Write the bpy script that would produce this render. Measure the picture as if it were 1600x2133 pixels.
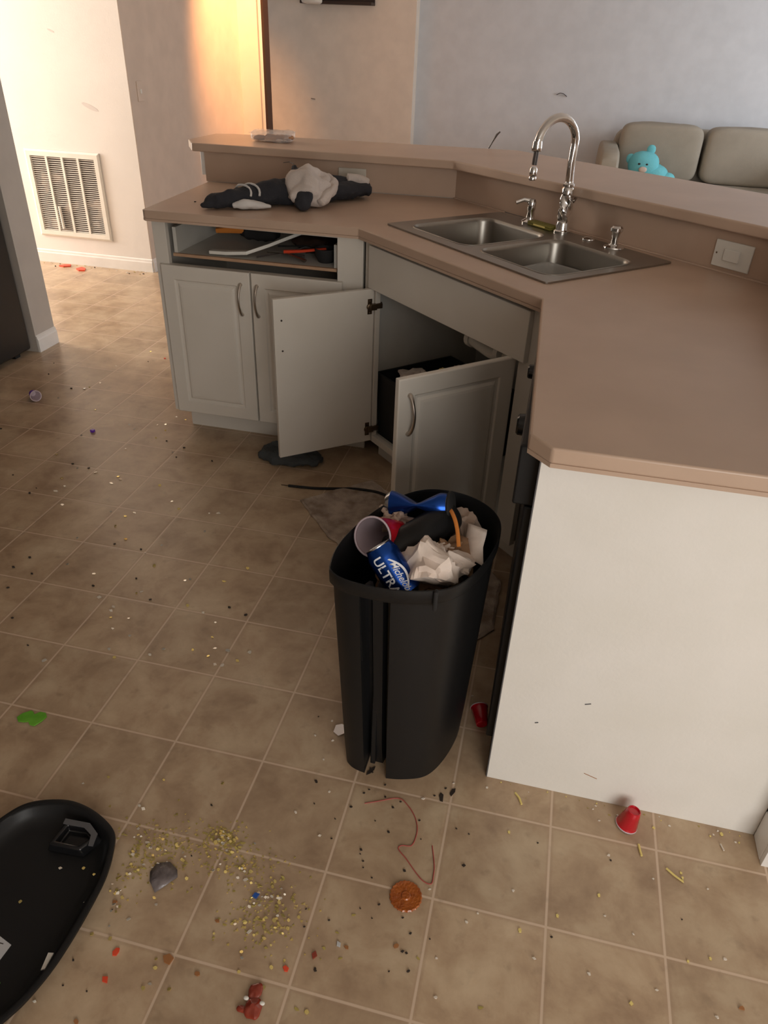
import bpy, bmesh, math, random
from mathutils import Matrix, Vector, noise
PI = math.pi
random.seed(7)
for _o in list(bpy.data.objects): bpy.data.objects.remove(_o)
SC = bpy.context.scene
COL = SC.collection

# ------------------------------------------------------------------ camera
cd = bpy.data.cameras.new('camera'); cam = bpy.data.objects.new('camera', cd); COL.objects.link(cam)
cd.sensor_fit = 'HORIZONTAL'; cd.sensor_width = 36.0; cd.lens = 1520.44 / 1600 * 36.0; cd.clip_start = 0.02
_r = Vector((0.97251419, 0.23029081, 0.03438441)); _d = Vector((0.15353735, -0.52322806, -0.83824739)); _f = Vector((-0.17504978, 0.82048677, -0.54420496))
cam.matrix_world = Matrix(((_r.x, -_d.x, -_f.x, 0.27146), (_r.y, -_d.y, -_f.y, -1.06275), (_r.z, -_d.z, -_f.z, 1.47248), (0, 0, 0, 1)))
SC.camera = cam

# ------------------------------------------------------------------ world, lights, exposure
SC.view_settings.view_transform = 'Standard'; SC.view_settings.look = 'None'
SC.view_settings.exposure = 0.16; SC.view_settings.gamma = 1.0; SC.view_settings.use_curve_mapping = False
w = bpy.data.worlds.new('world'); SC.world = w; w.use_nodes = True
w.node_tree.nodes['Background'].inputs[0].default_value = (0.75, 0.85, 1.0, 1); w.node_tree.nodes['Background'].inputs[1].default_value = 0.5

def area(name, loc, target, sx, sy, power, col):
    l = bpy.data.lights.new(name, 'AREA'); l.shape = 'RECTANGLE'; l.size = sx; l.size_y = sy; l.energy = power; l.color = col
    o = bpy.data.objects.new(name, l); COL.objects.link(o); o.location = loc
    o.rotation_euler = (Vector(target) - Vector(loc)).to_track_quat('-Z', 'Y').to_euler()
    return o
# daylight: glazed door behind the camera, living room window on the right, glazed entry down the hall
area('daylight_back_door', (1.9, -3.05, 1.25), (1.5, 0, 0.9), 2.0, 2.0, 62, (1.0, 0.955, 0.89))
area('daylight_living_window', (3.9, 4.6, 1.5), (0, 4.9, 1.2), 2.2, 1.5, 60, (0.86, 0.92, 1.0))
area('daylight_hall_entry', (-5.9, 2.95, 1.25), (-2.8, 3.3, 0.8), 1.1, 2.0, 130, (1.0, 0.91, 0.82))
_l = bpy.data.lights.new('passage_spot', 'SPOT'); _l.energy = 300; _l.color = (1.0, 0.46, 0.17); _l.shadow_soft_size = 0.08; _l.spot_size = 1.15; _l.spot_blend = 1.0
_o = bpy.data.objects.new('passage_spot', _l); COL.objects.link(_o); _o.location = (-1.55, 4.95, 2.45); _o.rotation_euler = (Vector((-2.53, 5.45, 1.35)) - Vector(_o.location)).to_track_quat('-Z', 'Y').to_euler()
_l = bpy.data.lights.new('hall_ceiling_lamp', 'POINT'); _l.energy = 14; _l.color = (1.0, 0.86, 0.72); _l.shadow_soft_size = 0.15
_o = bpy.data.objects.new('hall_ceiling_lamp', _l); COL.objects.link(_o); _o.location = (-4.0, 3.0, 2.2)

# ------------------------------------------------------------------ materials
def mat(name, col, rough=0.5, metal=0.0, col2=None, scale=8.0, bump=0.0, bscale=60.0, spec=0.5, trans=0.0, coat=0.0, alpha=1.0, detail=4, ramp=(0.35, 0.65)):
    m = bpy.data.materials.new(name); m.use_nodes = True; nt = m.node_tree; N = nt.nodes; L = nt.links
    b = N['Principled BSDF']
    b.inputs['Roughness'].default_value = rough; b.inputs['Metallic'].default_value = metal
    b.inputs['Specular IOR Level'].default_value = spec; b.inputs['Transmission Weight'].default_value = trans
    b.inputs['Coat Weight'].default_value = coat; b.inputs['Alpha'].default_value = alpha
    if col2 is None: col2 = tuple(c * 0.93 for c in col)
    tc = N.new('ShaderNodeTexCoord'); n = N.new('ShaderNodeTexNoise'); n.inputs['Scale'].default_value = scale; n.inputs['Detail'].default_value = detail
    L.new(tc.outputs['Object'], n.inputs['Vector'])
    r = N.new('ShaderNodeValToRGB'); r.color_ramp.elements[0].position = ramp[0]; r.color_ramp.elements[1].position = ramp[1]
    r.color_ramp.elements[0].color = (*col2, 1); r.color_ramp.elements[1].color = (*col, 1)
    L.new(n.outputs['Fac'], r.inputs['Fac']); L.new(r.outputs['Color'], b.inputs['Base Color'])
    if bump > 0:
        n2 = N.new('ShaderNodeTexNoise'); n2.inputs['Scale'].default_value = bscale; n2.inputs['Detail'].default_value = 3
        bp = N.new('ShaderNodeBump'); bp.inputs['Strength'].default_value = bump; bp.inputs['Distance'].default_value = 0.004
        L.new(tc.outputs['Object'], n2.inputs['Vector']); L.new(n2.outputs['Fac'], bp.inputs['Height']); L.new(bp.outputs['Normal'], b.inputs['Normal'])
    return m

def floor_mat():
    m = bpy.data.materials.new('vinyl_tile'); m.use_nodes = True; nt = m.node_tree; N = nt.nodes; L = nt.links
    b = N['Principled BSDF']
    g = N.new('ShaderNodeNewGeometry'); sp = N.new('ShaderNodeSeparateXYZ'); L.new(g.outputs['Position'], sp.inputs[0])
    def mth(op, a, bb=None, c=None):
        x = N.new('ShaderNodeMath'); x.operation = op
        for i, v in enumerate((a, bb, c)):
            if v is None: continue
            if isinstance(v, (int, float)): x.inputs[i].default_value = v
            else: L.new(v, x.inputs[i])
        return x.outputs[0]
    T = 0.2286
    def line(o):
        q = mth('DIVIDE', o, T); fr = mth('FRACT', mth('ADD', q, 100.5)); d = mth('ABSOLUTE', mth('SUBTRACT', fr, 0.5))
        return mth('MULTIPLY', d, T)
    d = mth('MINIMUM', line(sp.outputs[0]), line(sp.outputs[1]))
    def ss(lo, hi, src):
        mr = N.new('ShaderNodeMapRange'); mr.interpolation_type = 'SMOOTHSTEP'; mr.inputs['From Min'].default_value = lo; mr.inputs['From Max'].default_value = hi
        mr.inputs['To Min'].default_value = 1; mr.inputs['To Max'].default_value = 0; L.new(src, mr.inputs['Value']); return mr.outputs[0]
    grout = ss(0.0014, 0.0034, d); edge = ss(0.003, 0.010, d)
    n1 = N.new('ShaderNodeTexNoise'); n1.inputs['Scale'].default_value = 7; n1.inputs['Detail'].default_value = 8; n1.inputs['Distortion'].default_value = 0.25; n1.inputs['Roughness'].default_value = 0.62
    L.new(g.outputs['Position'], n1.inputs['Vector'])
    r = N.new('ShaderNodeValToRGB'); e = r.color_ramp.elements
    e[0].position = 0.33; e[0].color = (0.35, 0.235, 0.147, 1); e[1].position = 0.70; e[1].color = (0.60, 0.465, 0.315, 1)
    x = e.new(0.5); x.color = (0.47, 0.336, 0.216, 1)
    L.new(n1.outputs['Fac'], r.inputs['Fac'])
    # each tile its own slight tone
    vx = mth('FLOOR', mth('DIVIDE', sp.outputs[0], T)); vy = mth('FLOOR', mth('DIVIDE', sp.outputs[1], T))
    cb = N.new('ShaderNodeCombineXYZ'); L.new(vx, cb.inputs[0]); L.new(vy, cb.inputs[1])
    wn = N.new('ShaderNodeTexWhiteNoise'); L.new(cb.outputs[0], wn.inputs['Vector'])
    hv = N.new('ShaderNodeHueSaturation'); L.new(r.outputs['Color'], hv.inputs['Color'])
    L.new(mth('MULTIPLY_ADD', wn.outputs['Value'], 0.16, 0.92), hv.inputs['Value'])
    m1 = N.new('ShaderNodeMix'); m1.data_type = 'RGBA'; L.new(mth('MULTIPLY', edge, 0.35), m1.inputs[0]); L.new(hv.outputs['Color'], m1.inputs[6]); m1.inputs[7].default_value = (0.41, 0.27, 0.18, 1)
    m2 = N.new('ShaderNodeMix'); m2.data_type = 'RGBA'; L.new(mth('MULTIPLY', grout, 0.72), m2.inputs[0]); L.new(m1.outputs[2], m2.inputs[6]); m2.inputs[7].default_value = (0.72, 0.56, 0.42, 1)
    # dirt smudges
    n3 = N.new('ShaderNodeTexNoise'); n3.inputs['Scale'].default_value = 26; n3.inputs['Detail'].default_value = 6; L.new(g.outputs['Position'], n3.inputs['Vector'])
    dirt = N.new('ShaderNodeMapRange'); dirt.inputs['From Min'].default_value = 0.60; dirt.inputs['From Max'].default_value = 0.74; dirt.inputs['To Max'].default_value = 0.30; L.new(n3.outputs['Fac'], dirt.inputs['Value'])
    m3 = N.new('ShaderNodeMix'); m3.data_type = 'RGBA'; L.new(dirt.outputs[0], m3.inputs[0]); L.new(m2.outputs[2], m3.inputs[6]); m3.inputs[7].default_value = (0.20, 0.135, 0.085, 1)
    L.new(m3.outputs[2], b.inputs['Base Color'])
    rr = N.new('ShaderNodeMapRange'); rr.inputs['To Min'].default_value = 0.22; rr.inputs['To Max'].default_value = 0.40; L.new(n1.outputs['Fac'], rr.inputs['Value']); L.new(rr.outputs[0], b.inputs['Roughness'])
    bp = N.new('ShaderNodeBump'); bp.inputs['Strength'].default_value = 0.25; bp.inputs['Distance'].default_value = 0.002
    hh = mth('SUBTRACT', n1.outputs['Fac'], mth('MULTIPLY', edge, 0.5)); L.new(hh, bp.inputs['Height']); L.new(bp.outputs['Normal'], b.inputs['Normal'])
    return m

M = dict(
    smudge=mat('smudge_grey', (0.70, 0.64, 0.60), 0.8),
    backw=mat('wall_paint_warm', (0.84, 0.74, 0.63), 0.8, bump=0.1, bscale=120),
    floor=floor_mat(),
    wall=mat('wall_paint', (0.80, 0.75, 0.70), 0.75, bump=0.15, bscale=120, col2=(0.77, 0.72, 0.67), scale=3),
    wallw=mat('wall_paint_white', (0.83, 0.80, 0.75), 0.6, bump=0.10, bscale=90, col2=(0.79, 0.76, 0.70), scale=5),
    stub=mat('wall_paint_shaded', (0.50, 0.45, 0.40), 0.7, bump=0.1, bscale=120),  # wall paint darkened so the stub keeps its shade in the colour
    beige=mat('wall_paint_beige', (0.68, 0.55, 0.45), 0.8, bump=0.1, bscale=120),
    blue=mat('wall_paint_cool', (0.68, 0.69, 0.71), 0.8, bump=0.1, bscale=120),
    ceil=mat('ceiling_paint', (0.8, 0.78, 0.75), 0.9, bump=0.3, bscale=40),
    trim=mat('trim_paint', (0.82, 0.79, 0.75), 0.4),
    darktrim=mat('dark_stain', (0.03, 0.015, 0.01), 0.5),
    cab=mat('cabinet_white', (0.72, 0.67, 0.60), 0.36, col2=(0.68, 0.63, 0.555), scale=4),
    cabin=mat('cabinet_inside', (0.60, 0.58, 0.53), 0.6),
    lam=mat('laminate', (0.55, 0.395, 0.295), 0.34, col2=(0.50, 0.355, 0.262), scale=5, bump=0.03, bscale=400),
    lamedge=mat('laminate_seam', (0.62, 0.45, 0.34), 0.5),
    steel=mat('brushed_steel', (0.34, 0.32, 0.29), 0.33, 1.0, bump=0.03, bscale=300),
    chrome=mat('chrome', (0.78, 0.77, 0.76), 0.08, 1.0),
    nickel=mat('brushed_nickel', (0.55, 0.50, 0.45), 0.28, 1.0),
    brass=mat('dark_bronze', (0.16, 0.11, 0.07), 0.35, 0.9),
    hose=mat('dark_hose', (0.07, 0.055, 0.05), 0.4),
    black=mat("black_plastic", (0.009, 0.009, 0.0095), 0.45, bump=0.05, bscale=500, spec=0.35),
    blackg=mat('black_gloss', (0.010, 0.010, 0.011), 0.16),
    blackm=mat('black_matte', (0.014, 0.013, 0.013), 0.8),
    fridge=mat('fridge_black', (0.010, 0.009, 0.008), 0.35),
    greyp=mat('grey_plastic', (0.11, 0.11, 0.115), 0.3),
    white=mat('white_plastic', (0.80, 0.77, 0.70), 0.35),
    almond=mat('almond_plastic', (0.72, 0.66, 0.56), 0.4),
    wood=mat('drawer_wood', (0.50, 0.31, 0.19), 0.6, col2=(0.42, 0.25, 0.15), scale=14),
    sofa=mat('sofa_fabric', (0.36, 0.315, 0.25), 0.9, bump=0.3, bscale=300),
    teal=mat('teal_plush', (0.17, 0.56, 0.62), 0.95, bump=0.6, bscale=120),
    cream=mat('cream_fleece', (0.58, 0.50, 0.45), 0.95, bump=0.5, bscale=200),
    tan=mat('tan_muzzle', (0.62, 0.50, 0.42), 0.9),
    charc=mat('charcoal_jersey', (0.022, 0.022, 0.027), 0.9, bump=0.4, bscale=300),
    stripe=mat('white_rib', (0.66, 0.63, 0.60), 0.9),
    rag=mat('grey_rag', (0.060, 0.066, 0.068), 0.85, bump=0.6, bscale=150),
    rug=mat('rug_pile', (0.60, 0.49, 0.40), 1.0, col2=(0.30, 0.22, 0.165), scale=18, bump=0.6, bscale=220),
    rugedge=mat('rug_edge', (0.42, 0.35, 0.28), 1.0, bump=1.0, bscale=260),
    red=mat('red_plastic', (0.55, 0.008, 0.02), 0.25, coat=0.3),
    cupin=mat('cup_inside', (0.62, 0.50, 0.54), 0.35),
    canblue=mat('can_blue', (0.02, 0.10, 0.46), 0.22, 0.85, col2=(0.010, 0.045, 0.25), scale=5),
    canalu=mat('can_aluminium', (0.72, 0.72, 0.74), 0.2, 1.0),
    canwhite=mat('can_white_ink', (0.85, 0.85, 0.88), 0.3),
    paper=mat('paper_white', (0.86, 0.76, 0.68), 0.85, col2=(0.74, 0.60, 0.51), scale=9, bump=0.3, bscale=60),
    paper2=mat('paper_tan', (0.50, 0.37, 0.29), 0.85, bump=0.3, bscale=60),
    card=mat('cardboard', (0.30, 0.17, 0.09), 0.8),
    orange=mat('orange_plastic', (0.80, 0.27, 0.05), 0.4),
    redor=mat('red_orange', (0.80, 0.08, 0.03), 0.4),
    disc=mat('orange_jelly', (0.42, 0.11, 0.015), 0.18, col2=(0.30, 0.07, 0.012), scale=60, coat=0.6, bump=0.5, bscale=200),
    gummy=mat('red_brown_candy', (0.28, 0.035, 0.015), 0.12, coat=0.8),
    gold=mat('gold_foil', (1.0, 0.82, 0.34), 0.22, 0.7, col2=(0.85, 0.66, 0.2)),
    pale=mat('silver_gold_foil', (1.0, 0.94, 0.82), 0.2, 0.7),
    olive=mat('olive_chip', (0.42, 0.33, 0.09), 0.5),
    yellow=mat('yellow_shred', (0.82, 0.66, 0.22), 0.5),
    crumb=mat('dark_crumb', (0.03, 0.02, 0.014), 0.7),
    brown=mat('brown_crumb', (0.36, 0.15, 0.05), 0.6),
    wcrumb=mat('white_crumb', (0.78, 0.70, 0.60), 0.5),
    green=mat('green_ribbon', (0.16, 0.46, 0.035), 0.35, col2=(0.11, 0.36, 0.02), scale=30),
    purple=mat('purple_plastic', (0.16, 0.04, 0.50), 0.3),
    bluep=mat('blue_plastic', (0.02, 0.10, 0.42), 0.3),
    thread=mat('red_thread', (0.42, 0.07, 0.06), 0.6),
    scrap=mat('grey_film', (0.20, 0.17, 0.17), 0.25, col2=(0.12, 0.10, 0.10), scale=30, bump=0.5, bscale=80),
    clear=mat('clear_plastic', (0.92, 0.92, 0.92), 0.12, trans=0.0, alpha=0.28),
    cloudy=mat('cloudy_tub', (0.78, 0.76, 0.72), 0.25, alpha=0.45),
    cookie=mat('cookie', (0.42, 0.20, 0.09), 0.8, bump=0.5, bscale=90),
    foam=mat('green_sponge', (0.20, 0.17, 0.03), 0.9, bump=0.6, bscale=200),
    sticker=mat('sticker_grey', (0.55, 0.55, 0.56), 0.5),
    ventdark=mat('vent_dark', (0.045, 0.025, 0.02), 0.9, col2=(0.34, 0.25, 0.20), scale=7, ramp=(0.36, 0.46)),
    ventw=mat('vent_white', (0.82, 0.78, 0.70), 0.4),
)

# ------------------------------------------------------------------ helpers
def frame(origin, xdir):
    x = Vector((xdir[0], xdir[1], 0)).normalized(); z = Vector((0, 0, 1)); y = z.cross(x)
    return Matrix(((x.x, y.x, 0, origin[0]), (x.y, y.y, 0, origin[1]), (0, 0, 1, origin[2] if len(origin) > 2 else 0), (0, 0, 0, 1)))
def axis_frame(p, q):
    a = Vector(q) - Vector(p); r = a.to_track_quat('Z', 'Y').to_matrix().to_4x4(); r.translation = Vector(p); return r, a.length

class MB:
    def __init__(s): s.bm = bmesh.new(); s.mats = []; s.cur = 0
    def mi(s, m):
        if m not in s.mats: s.mats.append(m)
        s.cur = s.mats.index(m); return s
    def _f(s, vs):
        try:
            f = s.bm.faces.new(vs); f.material_index = s.cur; return f
        except ValueError: return None
    def box(s, x0, x1, y0, y1, z0, z1, X=None):
        X = X or Matrix()
        v = [s.bm.verts.new(X @ Vector(p)) for p in ((x0, y0, z0), (x1, y0, z0), (x1, y1, z0), (x0, y1, z0), (x0, y0, z1), (x1, y0, z1), (x1, y1, z1), (x0, y1, z1))]
        for q in ((0, 3, 2, 1), (4, 5, 6, 7), (0, 1, 5, 4), (1, 2, 6, 5), (2, 3, 7, 6), (3, 0, 4, 7)): s._f([v[i] for i in q])
        return s
    def prism(s, poly, z0, z1, X=None):
        X = X or Matrix(); a = [s.bm.verts.new(X @ Vector((p[0], p[1], z0))) for p in poly]; b = [s.bm.verts.new(X @ Vector((p[0], p[1], z1))) for p in poly]
        n = len(poly); s._f(a[::-1]); s._f(b)
        for i in range(n): s._f([a[i], a[(i + 1) % n], b[(i + 1) % n], b[i]])
        return s
    def loops(s, rings, cap0=True, cap1=True, X=None, closed=True):
        X = X or Matrix(); R = [[s.bm.verts.new(X @ Vector(p)) for p in r] for r in rings]; n = len(R[0])
        for a, b in zip(R, R[1:]):
            for i in range(n if closed else n - 1): s._f([a[i], a[(i + 1) % n], b[(i + 1) % n], b[i]])
        if cap0: s._f(R[0][::-1])
        if cap1: s._f(R[-1])
        return s
    def lathe(s, prof, seg=24, X=None, cap0=True, cap1=True):
        return s.loops([[(r * math.cos(2 * PI * i / seg), r * math.sin(2 * PI * i / seg), z) for i in range(seg)] for r, z in prof], cap0, cap1, X)
    def tube(s, pts, rad, seg=10, X=None, caps=True, flat=1.0, wob=0, sd=0):
        P = [Vector(p) for p in pts]; n = len(P); rings = []; up = Vector((0, 0, 1)); prev = None
        for i in range(n):
            t = (P[min(i + 1, n - 1)] - P[max(i - 1, 0)]).normalized()
            if prev is None:
                a = t.cross(up) if abs(t.dot(up)) < 0.95 else t.cross(Vector((0, 1, 0)))
            else: a = prev - t * prev.dot(t)
            a.normalize(); prev = a; b = a.cross(t).normalized(); r = rad[i] if hasattr(rad, '__len__') else rad
            ring = []
            for k in range(seg):
                an = 2 * PI * k / seg; o = a * math.cos(an) * r + b * math.sin(an) * r * flat
                if wob: o *= 1 + wob * noise.noise(Vector((P[i] + o) * 22) + Vector((sd, 0, 0))) + wob * .5 * noise.noise(Vector((P[i] + o) * 60) + Vector((sd, 5, 0)))
                ring.append(P[i] + o)
            rings.append(ring)
        return s.loops(rings, caps, caps, X)
    def sup(s, c, size, e=0.5, X=None, nu=24, nv=14, e2=None):
        e2 = e2 or e; sg = lambda v, p: math.copysign(abs(v) ** p, v); rings = []
        for j in range(1, nv):
            ph = -PI / 2 + PI * j / nv
            rings.append([(c[0] + size[0] / 2 * sg(math.cos(ph), e) * sg(math.cos(2 * PI * i / nu), e2), c[1] + size[1] / 2 * sg(math.cos(ph), e) * sg(math.sin(2 * PI * i / nu), e2), c[2] + size[2] / 2 * sg(math.sin(ph), e)) for i in range(nu)])
        return s.loops(rings, True, True, X)
    def displace(s, amp, sc, sd=0.0, zmin=None):
        s.bm.normal_update()
        for v in s.bm.verts:
            k = noise.noise(v.co * sc + Vector((sd, sd, sd))) + 0.5 * noise.noise(v.co * sc * 2.3 + Vector((sd, 0, sd)))
            v.co += v.normal * amp * k
            if zmin is not None and v.co.z < zmin: v.co.z = zmin
        return s
    def build(s, name, m=None, parent=None, smooth=True, bevel=0, seg=2, ang=35, solid=0, subs=0, world=True, weld=False):
        bm = s.bm
        if weld: bmesh.ops.remove_doubles(bm, verts=bm.verts, dist=1e-5)
        bmesh.ops.recalc_face_normals(bm, faces=bm.faces)
        me = bpy.data.meshes.new(name); 
        off = Vector((0, 0, 0))
        if parent is None:
            if world and len(bm.verts):
                xs = [v.co for v in bm.verts]; off = Vector(((min(c.x for c in xs) + max(c.x for c in xs)) / 2, (min(c.y for c in xs) + max(c.y for c in xs)) / 2, min(c.z for c in xs)))
                bmesh.ops.translate(bm, verts=bm.verts, vec=-off)
        elif world:
            bmesh.ops.transform(bm, matrix=wm(parent).inverted(), verts=bm.verts)
        bm.to_mesh(me); bm.free()
        o = bpy.data.objects.new(name, me); COL.objects.link(o)
        if parent is not None: o.parent = parent
        else: o.location = off
        for x in (s.mats or [m]): me.materials.append(M[x])
        if smooth:
            me.shade_smooth()
            if hasattr(me, 'set_sharp_from_angle'): me.set_sharp_from_angle(angle=math.radians(ang))
        if bevel:
            b = o.modifiers.new('bevel', 'BEVEL'); b.width = bevel; b.segments = seg; b.limit_method = 'ANGLE'; b.angle_limit = math.radians(30); b.harden_normals = False
        if solid:
            b = o.modifiers.new('solid', 'SOLIDIFY'); b.thickness = solid; b.offset = 0
        if subs:
            b = o.modifiers.new('sub', 'SUBSURF'); b.levels = subs; b.render_levels = subs
        return o
def wm(o):
    m = o.matrix_basis.copy()
    while o.parent: o = o.parent; m = o.matrix_basis @ m
    return m
def tag(o, label, cat, group=None, kind=None):
    if label: o['label'] = label
    if cat: o['category'] = cat
    if group: o['group'] = group
    if kind: o['kind'] = kind
    return o
def thing(name, label, cat, loc, group=None, X=None):
    o = bpy.data.objects.new(name, None); COL.objects.link(o); o.empty_display_size = 0.05
    if X is not None: o.matrix_world = X; o.matrix_basis = X
    else: o.location = loc
    return tag(o, label, cat, group)
def struct(o):
    o['kind'] = 'structure'; return o
def spline(pts, n, closed=True):
    out = []; m = len(pts); P = [Vector(p) for p in pts]
    segs = m if closed else m - 1
    for i in range(segs):
        a, b, c, d = (P[(i - 1) % m], P[i], P[(i + 1) % m], P[(i + 2) % m]) if closed else (P[max(i - 1, 0)], P[i], P[i + 1], P[min(i + 2, m - 1)])
        for k in range(n):
            t = k / n; out.append(0.5 * ((2 * b) + (-a + c) * t + (2 * a - 5 * b + 4 * c - d) * t * t + (-a + 3 * b - 3 * c + d) * t ** 3))
    if not closed: out.append(P[-1])
    return out
def rrect(x0, x1, y0, y1, r, n=6, z=0):
    out = []
    for cx, cy, a0 in ((x1 - r, y1 - r, 0), (x0 + r, y1 - r, PI / 2), (x0 + r, y0 + r, PI), (x1 - r, y0 + r, 3 * PI / 2)):
        for i in range(n + 1):
            a = a0 + PI / 2 * i / n; out.append((cx + r * math.cos(a), cy + r * math.sin(a), z))
    return out
def holed_plate(bm, outer, holes, z):
    es = []
    loops = []
    for lp in [outer] + holes:
        vs = [bm.verts.new((p[0], p[1], z)) for p in lp]; loops.append(vs)
        es += [bm.edges.new((vs[i], vs[(i + 1) % len(vs)])) for i in range(len(vs))]
    bmesh.ops.triangle_fill(bm, use_beauty=True, use_dissolve=False, edges=es, normal=(0, 0, 1))
    return loops

# ------------------------------------------------------------------ structure
Y3 = 3.78
b = MB().box(-6.2, 4.1, -3.3, 6.9, -0.05, 0.0); struct(b.build('floor', 'floor', smooth=False))
b = MB().box(-6.2, 4.1, -3.3, 6.9, 2.55, 2.62); struct(b.build('ceiling', 'ceil', smooth=False))
struct(MB().box(-6.2, -2.534, Y3, Y3 + .1, 0, 2.55).build('wall_hall', 'wall', smooth=False))
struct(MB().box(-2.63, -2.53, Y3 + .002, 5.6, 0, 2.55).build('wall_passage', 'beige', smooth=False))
struct(MB().box(-2.63, -2.344, 5.6, 5.70, 0, 2.55).build('wall_passage_end', 'wallw', smooth=False))
struct(MB().box(-2.346, -2.322, 5.585, 5.70, 0, 2.55).build('trim_1', 'trim', smooth=False, bevel=.003))
struct(MB().box(-2.322, -2.302, 5.59, 5.70, 0, 2.55).build('gap_shade_strip', 'darktrim', smooth=False))  # added dark strip, its colour stands in for the shaded gap here
struct(MB().box(-3.2, -1.255, 6.6, 6.9, 0, 2.55).build('wall_back', 'backw', smooth=False))
struct(MB().box(-1.255, 4.1, 6.75, 6.9, 0, 2.55).build('wall_living', 'blue', smooth=False))
struct(MB().box(4.0, 4.1, -3.2, 3.5, 0, 2.55).box(4.0, 4.1, 5.7, 6.75, 0, 2.55).box(4.0, 4.1, 3.5, 5.7, 0, 0.75).box(4.0, 4.1, 3.5, 5.7, 2.25, 2.55).build('wall_right', 'wall', smooth=False))
struct(MB().box(-6.2, 0.9, -3.3, -3.2, 0, 2.55).box(2.9, 4.1, -3.3, -3.2, 0, 2.55).box(0.9, 2.9, -3.3, -3.2, 2.25, 2.55).build('wall_rear', 'wall', smooth=False))
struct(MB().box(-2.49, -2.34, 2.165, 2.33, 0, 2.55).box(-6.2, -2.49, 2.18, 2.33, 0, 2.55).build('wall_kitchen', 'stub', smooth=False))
struct(MB().box(-6.2, -6.1, -3.2, 2.4, 0, 2.55).box(-6.2, -6.1, 2.4, 3.5, 2.25, 2.55).box(-6.2, -6.1, 3.5, 3.78, 0, 2.55).build('wall_left', 'wall', smooth=False))
# baseboards
def bboard(name, p, q, h=0.09, t=0.012):
    X = frame((p[0], p[1]), (q[0] - p[0], q[1] - p[1])); L = (Vector(q) - Vector(p)).length
    return struct(MB().loops([[(x, y, z) for y, z in ((0.001, 0), (-t, 0), (-t, h * .72), (-t * .7, h * .8), (-t * .6, h * .93), (0.001, h))] for x in (0, L)], X=X).build(name, 'trim', smooth=False))
bboard('baseboard_hall', (-6.0, Y3), (-2.53, Y3))
bboard('baseboard_passage', (-2.53, Y3), (-2.53, 5.6))
bboard('baseboard_kitchen', (-2.34, 2.165), (-2.34, 2.33))
bboard('baseboard_living', (-1.18, 6.75), (4.0, 6.75))
bboard('baseboard_back', (-3.1, 6.6), (-1.255, 6.6))
# half wall under the raised bar
hw_in = [(-1.285, 2.186), (-.178, 2.251), (.925, 1.237), (.925, .045)]
hw_out = [(1.04, .045), (1.04, 1.29), (-.135, 2.37), (-1.285, 2.30)]
struct(MB().prism(hw_in + hw_out, 0, 1.03).build('wall_half', 'wallw', smooth=False))
bboard('baseboard_half', (.905, .032), (1.05, .032))
struct(MB().box(.903, .926, .032, .094, 0, .09).box(.905, .925, .045, .094, .09, .87).build('trim_3', 'trim', smooth=False, bevel=.003))

# hall return-air grille
vt = thing('vent_grille', 'large white return air grille low on the hall wall, louvers clogged with dust', 'vent', (-3.1, Y3, .19))
vx0, vx1, vz0, vz1 = -3.385, -2.818, .19, .757
MB().loops([[(vx0 + m_, Y3 + y_, vz0 + m_), (vx1 - m_, Y3 + y_, vz0 + m_), (vx1 - m_, Y3 + y_, vz1 - m_), (vx0 + m_, Y3 + y_, vz1 - m_)] for m_, y_ in ((0, -.001), (0, -.010), (.012, -.018), (.040, -.018), (.044, -.002))], False, False).build('frame', 'ventw', vt, smooth=False)
MB().box(vx0 + .03, vx1 - .03, Y3 - .004, Y3 - .002, vz0 + .03, vz1 - .03).build('backing', 'ventdark', vt, smooth=False)
b = MB(); nn = 36
for k in range(nn):
    z = vz0 + .048 + (vz1 - vz0 - .096) * k / (nn - 1)
    b.loops([[(x, Y3 - .015, z - .0022), (x, Y3 - .0135, z - .0032), (x, Y3 - .006, z + .0008), (x, Y3 - .0075, z + .0018)] for x in (vx0 + .042, vx1 - .042)])
b.build('louvers', 'ventw', vt, smooth=False)
b = MB()
for k in range(1, 4):
    x = vx0 + .042 + (vx1 - vx0 - .084) * k / 4; b.box(x - .008, x + .008, Y3 - .018, Y3 - .004, vz0 + .04, vz1 - .04)
b.build('mullions', 'ventw', vt, smooth=False)
MB().tube([(-3.18, Y3 - .022, .25), (-3.185, Y3 - .022, .40)], .009, 8).build('lever', 'ventw', vt)
# light switch in the passage
sw = thing('light_switch', 'small white light switch plate on the shaded passage wall', 'light switch', (-2.53, 3.905, 1.10))
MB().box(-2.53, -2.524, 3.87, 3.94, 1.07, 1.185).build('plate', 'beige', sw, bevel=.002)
MB().box(-2.524, -2.516, 3.897, 3.913, 1.115, 1.14).build('toggle', 'white', sw, bevel=.001)
# refrigerator at the left edge
fr = thing('refrigerator', 'black refrigerator at the left edge against the kitchen wall', 'refrigerator', (-2.80, 1.75, 0))
MB().box(-3.25, -2.352, 1.40, 2.13, .03, 1.75).build('body', 'fridge', fr, bevel=.01)
MB().box(-3.25, -2.352, 1.32, 1.395, .55, 1.74).build('door', 'fridge', fr, bevel=.012)
MB().box(-3.25, -2.352, 1.32, 1.395, .06, .54).build('door', 'fridge', fr, bevel=.012)
MB().tube([(-3.15, 1.30, .75), (-3.15, 1.27, .8), (-3.15, 1.27, 1.35), (-3.15, 1.30, 1.4)], .012).build('handle', 'black', fr)
for x in (-3.2, -2.41):
    for y in (1.45, 2.06): MB().box(x - .02, x + .02, y - .02, y + .02, 0, .031).build('foot', 'black', fr)
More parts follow.
